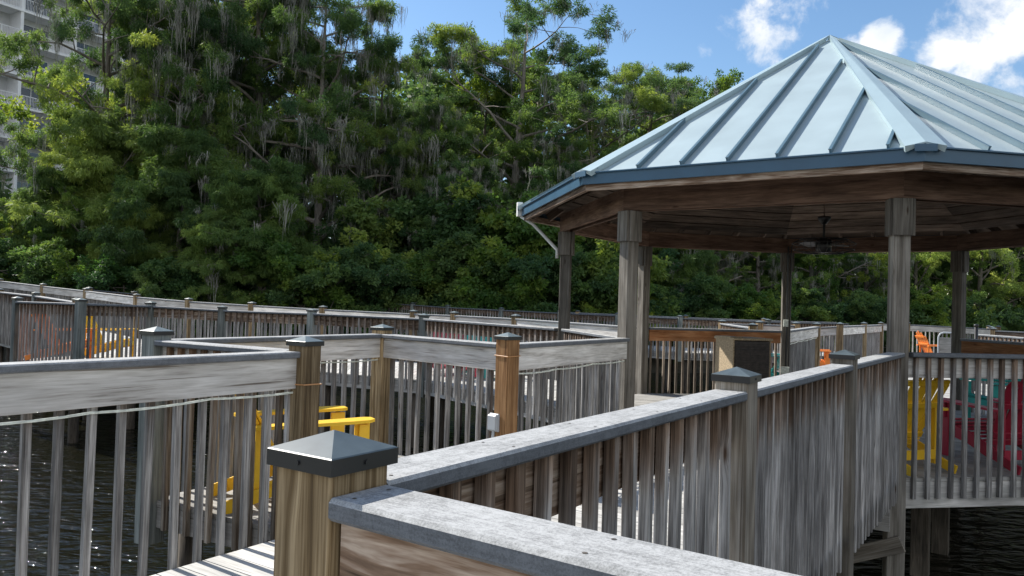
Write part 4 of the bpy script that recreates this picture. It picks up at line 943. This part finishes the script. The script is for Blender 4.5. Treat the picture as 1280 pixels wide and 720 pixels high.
def make_tree(seed, H, kind):
    """unit: metres, origin at the base.  kinds: cypress, sparse, feather, broad, shrub, pine"""
    g = TreeGen(seed); r = g.r; cl = g.clumps
    K = dict(cypress=dict(start=.14, n=32, spread=.28, cr=.80, npc=560, L=.17, W=.019, droop=.5, mat='leaf_cyp', up=.25, moss=.9, sub=5, flat=.5),
             sparse=dict(start=.34, n=24, spread=.30, cr=.72, npc=560, L=.16, W=.019, droop=.25, mat='leaf_cyp', up=.45, moss=.5, sub=5, flat=.55),
             feather=dict(start=.10, n=30, spread=.42, cr=.62, npc=640, L=.19, W=.015, droop=1.1, mat='leaf_lite', up=.3, moss=.06, sub=5, flat=.75),
             broad=dict(start=.18, n=26, spread=.34, cr=.85, npc=420, L=.14, W=.038, droop=.3, mat='leaf_broad', up=.5, moss=.22, sub=5, flat=.7),
             shrub=dict(start=.05, n=16, spread=.7, cr=.55, npc=420, L=.13, W=.038, droop=.25, mat='leaf_dark', up=.5, moss=.0, sub=4, flat=.8))[kind]
    tr = H * (.018 if kind != 'shrub' else .02)
    lean = r.normal(0, .03, 2); pts = []; 
    for i in range(9):
        t = i / 8; pts.append(V((lean[0] * H * t + .12 * math.sin(t * 5 + seed), lean[1] * H * t + .12 * math.cos(t * 4 + seed), H * .97 * t - .4 * (t == 0))))
    rs = [tr * (1.5 if i == 0 else 1) * (1 - .88 * i / 8) + .02 for i in range(9)]
    g.tr.tube(pts, rs, n=9, cap=False)
    for i in range(K['n']):
        t = K['start'] + (1 - K['start']) * ((i + r.random() * .8) / K['n']); t = min(.985, t)
        k = t * 8; i0 = min(7, int(k)); p = pts[i0].lerp(pts[i0 + 1], k - i0)
        prof = {'cypress': .55 + .6 * math.sin(math.pi * min(1, t * 1.02)), 'sparse': .45 + .8 * math.sin(math.pi * min(1, (t - .1) * .95)), 'feather': 1.05 - .75 * t, 'broad': .4 + .75 * math.sin(math.pi * (t * .88 + .06)), 'shrub': 1 - .5 * t}[kind]
        Ln = H * K['spread'] * prof * (.65 + .6 * r.random()); az = i * 2.4 + r.normal(0, .35)
        d = np.array([math.cos(az), math.sin(az), K['up'] * (.3 + r.random()) * (.6 + t)])
        lp, lr = g.limb(tuple(p), d / np.linalg.norm(d), Ln, tr * .42 * (1.15 - t) + .025, 0, -.03)
        tint = float(np.clip(r.normal(.42, .22), .02, 1))
        cl.append((*lp[-1], K['cr'] * (.6 + .5 * r.random()), tint))
        for q in range(K['sub']):
            f = .35 + .65 * (q + r.random()) / K['sub']; kk = f * 5; a0 = min(4, int(kk)); bp = lp[a0] + (lp[a0 + 1] - lp[a0]) * (kk - a0)
            sdv = r.normal(size=3); sdv[2] = abs(sdv[2]) * .5 + .1; sdv /= np.linalg.norm(sdv)
            sp, _ = g.limb(tuple(bp), sdv, Ln * (.18 + .22 * r.random()) + .3, lr[a0] * .5 + .008, 1, -.04)
            tt = float(np.clip(tint + r.normal(0, .15), 0, 1))
            cl.append((*sp[-1], K['cr'] * (.5 + .6 * r.random()), tt))
            if r.random() < .55: cl.append((*sp[2], K['cr'] * (.35 + .4 * r.random()), tt))
    root = empty({'cypress': 'cypress_tree', 'sparse': 'cypress_tree', 'feather': 'cypress_tree', 'broad': 'broadleaf_tree', 'shrub': 'shrub'}[kind])
    g.tr.build('trunk', M['bark'], root, smooth=True)
    mat_ = K['mat']
    if kind == 'shrub': mat_ = ['leaf_dark', 'leaf_broad', 'leaf_cyp'][seed // 13 % 3]
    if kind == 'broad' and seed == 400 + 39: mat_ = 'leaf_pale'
    me = leaf_mesh('crown', cl, K['npc'] * (1 if kind != 'shrub' else .8), K['L'], K['W'], K['droop'], r, mat_, K['flat']); o = bpy.data.objects.new('crown', me); C.objects.link(o); o.parent = root
    if K['moss'] > .01:
        me = moss_mesh('moss', cl, r, K['moss'], 26, 1.5); o = bpy.data.objects.new('moss', me); C.objects.link(o); o.parent = root
    return root
tsrc = {}; tuse = {}
def place_tree(kind, var, px, Y, topy, label, group, wx=1.0, rz=None, cat='tree'):
    H0 = {'cypress': 17, 'sparse': 16, 'feather': 8.5, 'broad': 14, 'shrub': 3.6}[kind]
    key = (kind, var)
    if key not in tsrc: tsrc[key] = make_tree(hash_(kind) + var * 13, H0, kind); o = tsrc[key]
    else: o = copy_tree(tsrc[key])
    top = at(px, topy, Y); gz = -2.35; h = top.z - gz; s = h / H0 * 1.0
    o.location = (top.x, Y, gz); o.scale = (s * wx, s * wx, s); o.rotation_euler = (0, 0, random.random() * 6.28 if rz is None else rz)
    tag(o, label, cat, group); return o
def hash_(k): return {'cypress': 100, 'sparse': 207, 'feather': 300, 'broad': 400, 'shrub': 500}[k]
random.seed(11)
GT = 'trees of the shoreline wood'
T = place_tree
T('sparse', 0, 128, 37, -50, 'tall mossy tree with open branches in front of the hotel', GT, .78, 1.0)
T('cypress', 1, 222, 38, -45, 'dark full tree standing right of the hotel', GT, .72, .4)
T('broad', 2, 150, 35, 185, 'leafy tree covering the middle floors of the hotel', GT, .45, 2.)
T('feather', 1, 60, 34, 222, 'low dark tree with drooping branches below the hotel balconies', GT, 1.1)
T('broad', 0, 22, 33.5, 272, 'leafy yellow green tree at the lower left edge', GT, .9)
T('broad', 1, 90, 33, 255, 'leafy low tree with bare twigs below the hotel', GT, .85)
T('feather', 0, 150, 35, 165, 'bushy dark green tree right of the hotel', GT, 1.15)
T('broad', 0, 265, 46, -45, 'tall backlit yellow green broadleaf tree', GT, .9)
T('broad', 2, 235, 44, 60, 'broadleaf tree behind the bushy tree beside the hotel', GT, .75)
T('feather', 1, 235, 33, 175, 'bright feathery young cypress, tallest of the drooping group', GT, 1.0)
T('feather', 0, 330, 31.5, 215, 'feathery young cypress drooping over the boardwalk', GT, 1.0)
T('feather', 2, 270, 30.5, 262, 'small feathery young cypress in front of the drooping group', GT, 1.0)
T('feather', 2, 185, 32, 235, 'dense feathery cypress left of the drooping group', GT, 1.0)
T('cypress', 0, 335, 40, -50, 'tall moss hung cypress left of centre in the wood', GT, .92)
T('cypress', 1, 405, 39, -15, 'tallest dense cypress with long grey moss', GT, .8)
T('cypress', 2, 478, 42, 62, 'cypress whose ragged crown meets the open sky', GT, .7)
T('cypress', 0, 545, 41, 135, 'shorter mossy cypress left of the open branched tree', GT, .8, 2.2)
T('sparse', 0, 648, 42, 32, 'tall open branched cypress standing against the sky', GT, 1.1, 2.6)
T('cypress', 1, 590, 37, 195, 'dense cypress low in front of the open branched tree', GT, .9, 4)
T('broad', 1, 600, 46, 100, 'bright broadleaf tree glowing behind the open branched tree', GT, .8)
T('cypress', 2, 700, 40, 175, 'mossy cypress just left of the gazebo eave', GT, .9, 1.1)
T('sparse', 1, 740, 46, 120, 'thin crowned tree leaning over toward the gazebo roof', GT, 1.1)
T('sparse', 2, 808, 50, 108, 'airy tree rising behind the left slope of the roof', GT, .95, 4.2)
T('broad', 2, 875, 54, 140, 'rounded tree crown peeking above the left slope of the roof', GT, .8)
T('cypress', 0, 790, 42, 215, 'dark cypress behind the left gazebo columns', GT, .85, 3.3)
T('feather', 1, 840, 40, 275, 'drooping cypress seen under the gazebo roof beside left column', GT, 1.1)
T('cypress', 1, 880, 46, 215, 'shaded cypress seen under the gazebo above the bin', GT, .85, .6)
T('cypress', 2, 950, 48, 225, 'mossy cypress seen just left of the rear column', GT, .9, 5)
T('broad', 0, 1020, 50, 240, 'leafy tree seen below the ceiling fan', GT, .95)
T('cypress', 0, 1085, 52, 235, 'mossy cypress seen left of the near gazebo column', GT, .9, 1.9)
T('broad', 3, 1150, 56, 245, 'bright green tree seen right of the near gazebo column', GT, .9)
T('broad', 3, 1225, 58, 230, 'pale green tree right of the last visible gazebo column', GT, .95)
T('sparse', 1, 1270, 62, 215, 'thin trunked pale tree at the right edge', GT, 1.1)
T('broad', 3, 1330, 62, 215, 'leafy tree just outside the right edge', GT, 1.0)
T('cypress', 1, 1430, 60, 205, 'cypress well right of the view', GT, 1.0)
T('cypress', 0, -190, 37, -10, 'cypress well left of the view', GT, 1.0)
sh = [(30, 31, 330), (75, 30.5, 345), (125, 30, 350), (160, 29.8, 352), (215, 30, 350), (370, 31, 330), (410, 31, 342), (455, 32, 335), (500, 33.5, 350), (545, 34, 335), (590, 34, 325), (630, 33.5, 318), (672, 33, 338), (715, 33.5, 345), (760, 34, 362), (810, 35, 372), (870, 36, 366), (930, 38, 378), (1000, 41, 374), (1070, 44, 380), (1140, 48, 380), (1200, 52, 382), (1250, 54, 388), (1300, 56, 384), (-30, 31, 320), (1090, 42, 388), (950, 36.5, 388), (480, 36, 300), (560, 36, 285), (640, 36, 295), (740, 36, 300)]
ORD = ['first', 'second', 'third', 'fourth', 'fifth', 'sixth', 'seventh', 'eighth', 'ninth', 'tenth', 'eleventh', 'twelfth']
order = sorted(range(len(sh)), key=lambda k: sh[k][0])
def sh_label(i, px, ty):
    zone = [(-99, 250, 'below the hotel and the drooping cypresses'), (250, 520, 'left of centre behind the long railing'), (520, 700, 'between the tall open tree and the gazebo eave'),
            (700, 985, 'seen under the gazebo left of the rear column'), (985, 1122, 'seen between rear and near gazebo columns'), (1122, 2000, 'right of the near gazebo column')]
    z = [q for q in zone if q[0] <= px < q[1]][0]; mem = [k for k in order if z[0] <= sh[k][0] < z[1]]
    return '%s %s shoreline shrub from the left %s' % (ORD[mem.index(i)], 'tall' if ty < 325 else 'low', z[2])
for i, (px, Y, ty) in enumerate(sh):
    T('shrub', i % 3, px, Y, ty, sh_label(i, px, ty), 'shrubs at the foot of the wood', 1.15, cat='shrub')

# the wood behind reads as one mass
def back_wood():
    r = np.random.default_rng(77); cl = []
    for i in range(2600):
        px = r.uniform(-300, 1500); Y = r.uniform(48, 66) + max(0, px - 700) * .02; X = (px - 640) / F_PX * Y
        topy = 110 if 380 < px < 720 else (175 if px < 900 else 235)
        if px < 200: topy = 250
        if 200 <= px <= 380: topy = 130
        topz = at(px, topy + 25 * math.sin(px * .045) + 15 * math.sin(px * .13), Y).z
        z = -2 + (topz + 2) * r.random() ** .8; cl.append((X, Y, z, r.uniform(.9, 1.8), float(np.clip(r.normal(.25, .15), 0, 1))))
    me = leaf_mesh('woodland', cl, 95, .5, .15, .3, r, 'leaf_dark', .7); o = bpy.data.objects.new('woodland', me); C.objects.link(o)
    tag(o, 'deep dark green wood filling the gaps behind the shoreline trees', 'woodland', kind='stuff')
    cl = []
    for i in range(900):
        px = r.uniform(-300, 1500); Y = r.uniform(33.5, 40) + max(0, px - 640) * .025; X = (px - 640) / F_PX * Y
        cl.append((X, Y, -2.3 + (4.5 if px < 720 else 2.6) * r.random() ** 1.3, r.uniform(.6, 1.1), float(np.clip(r.normal(.25, .2), 0, 1))))
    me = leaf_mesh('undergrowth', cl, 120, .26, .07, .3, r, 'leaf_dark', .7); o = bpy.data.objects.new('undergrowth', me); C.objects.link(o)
    tag(o, 'dense low undergrowth between the trunks along the shore', 'undergrowth', kind='stuff')
back_wood()
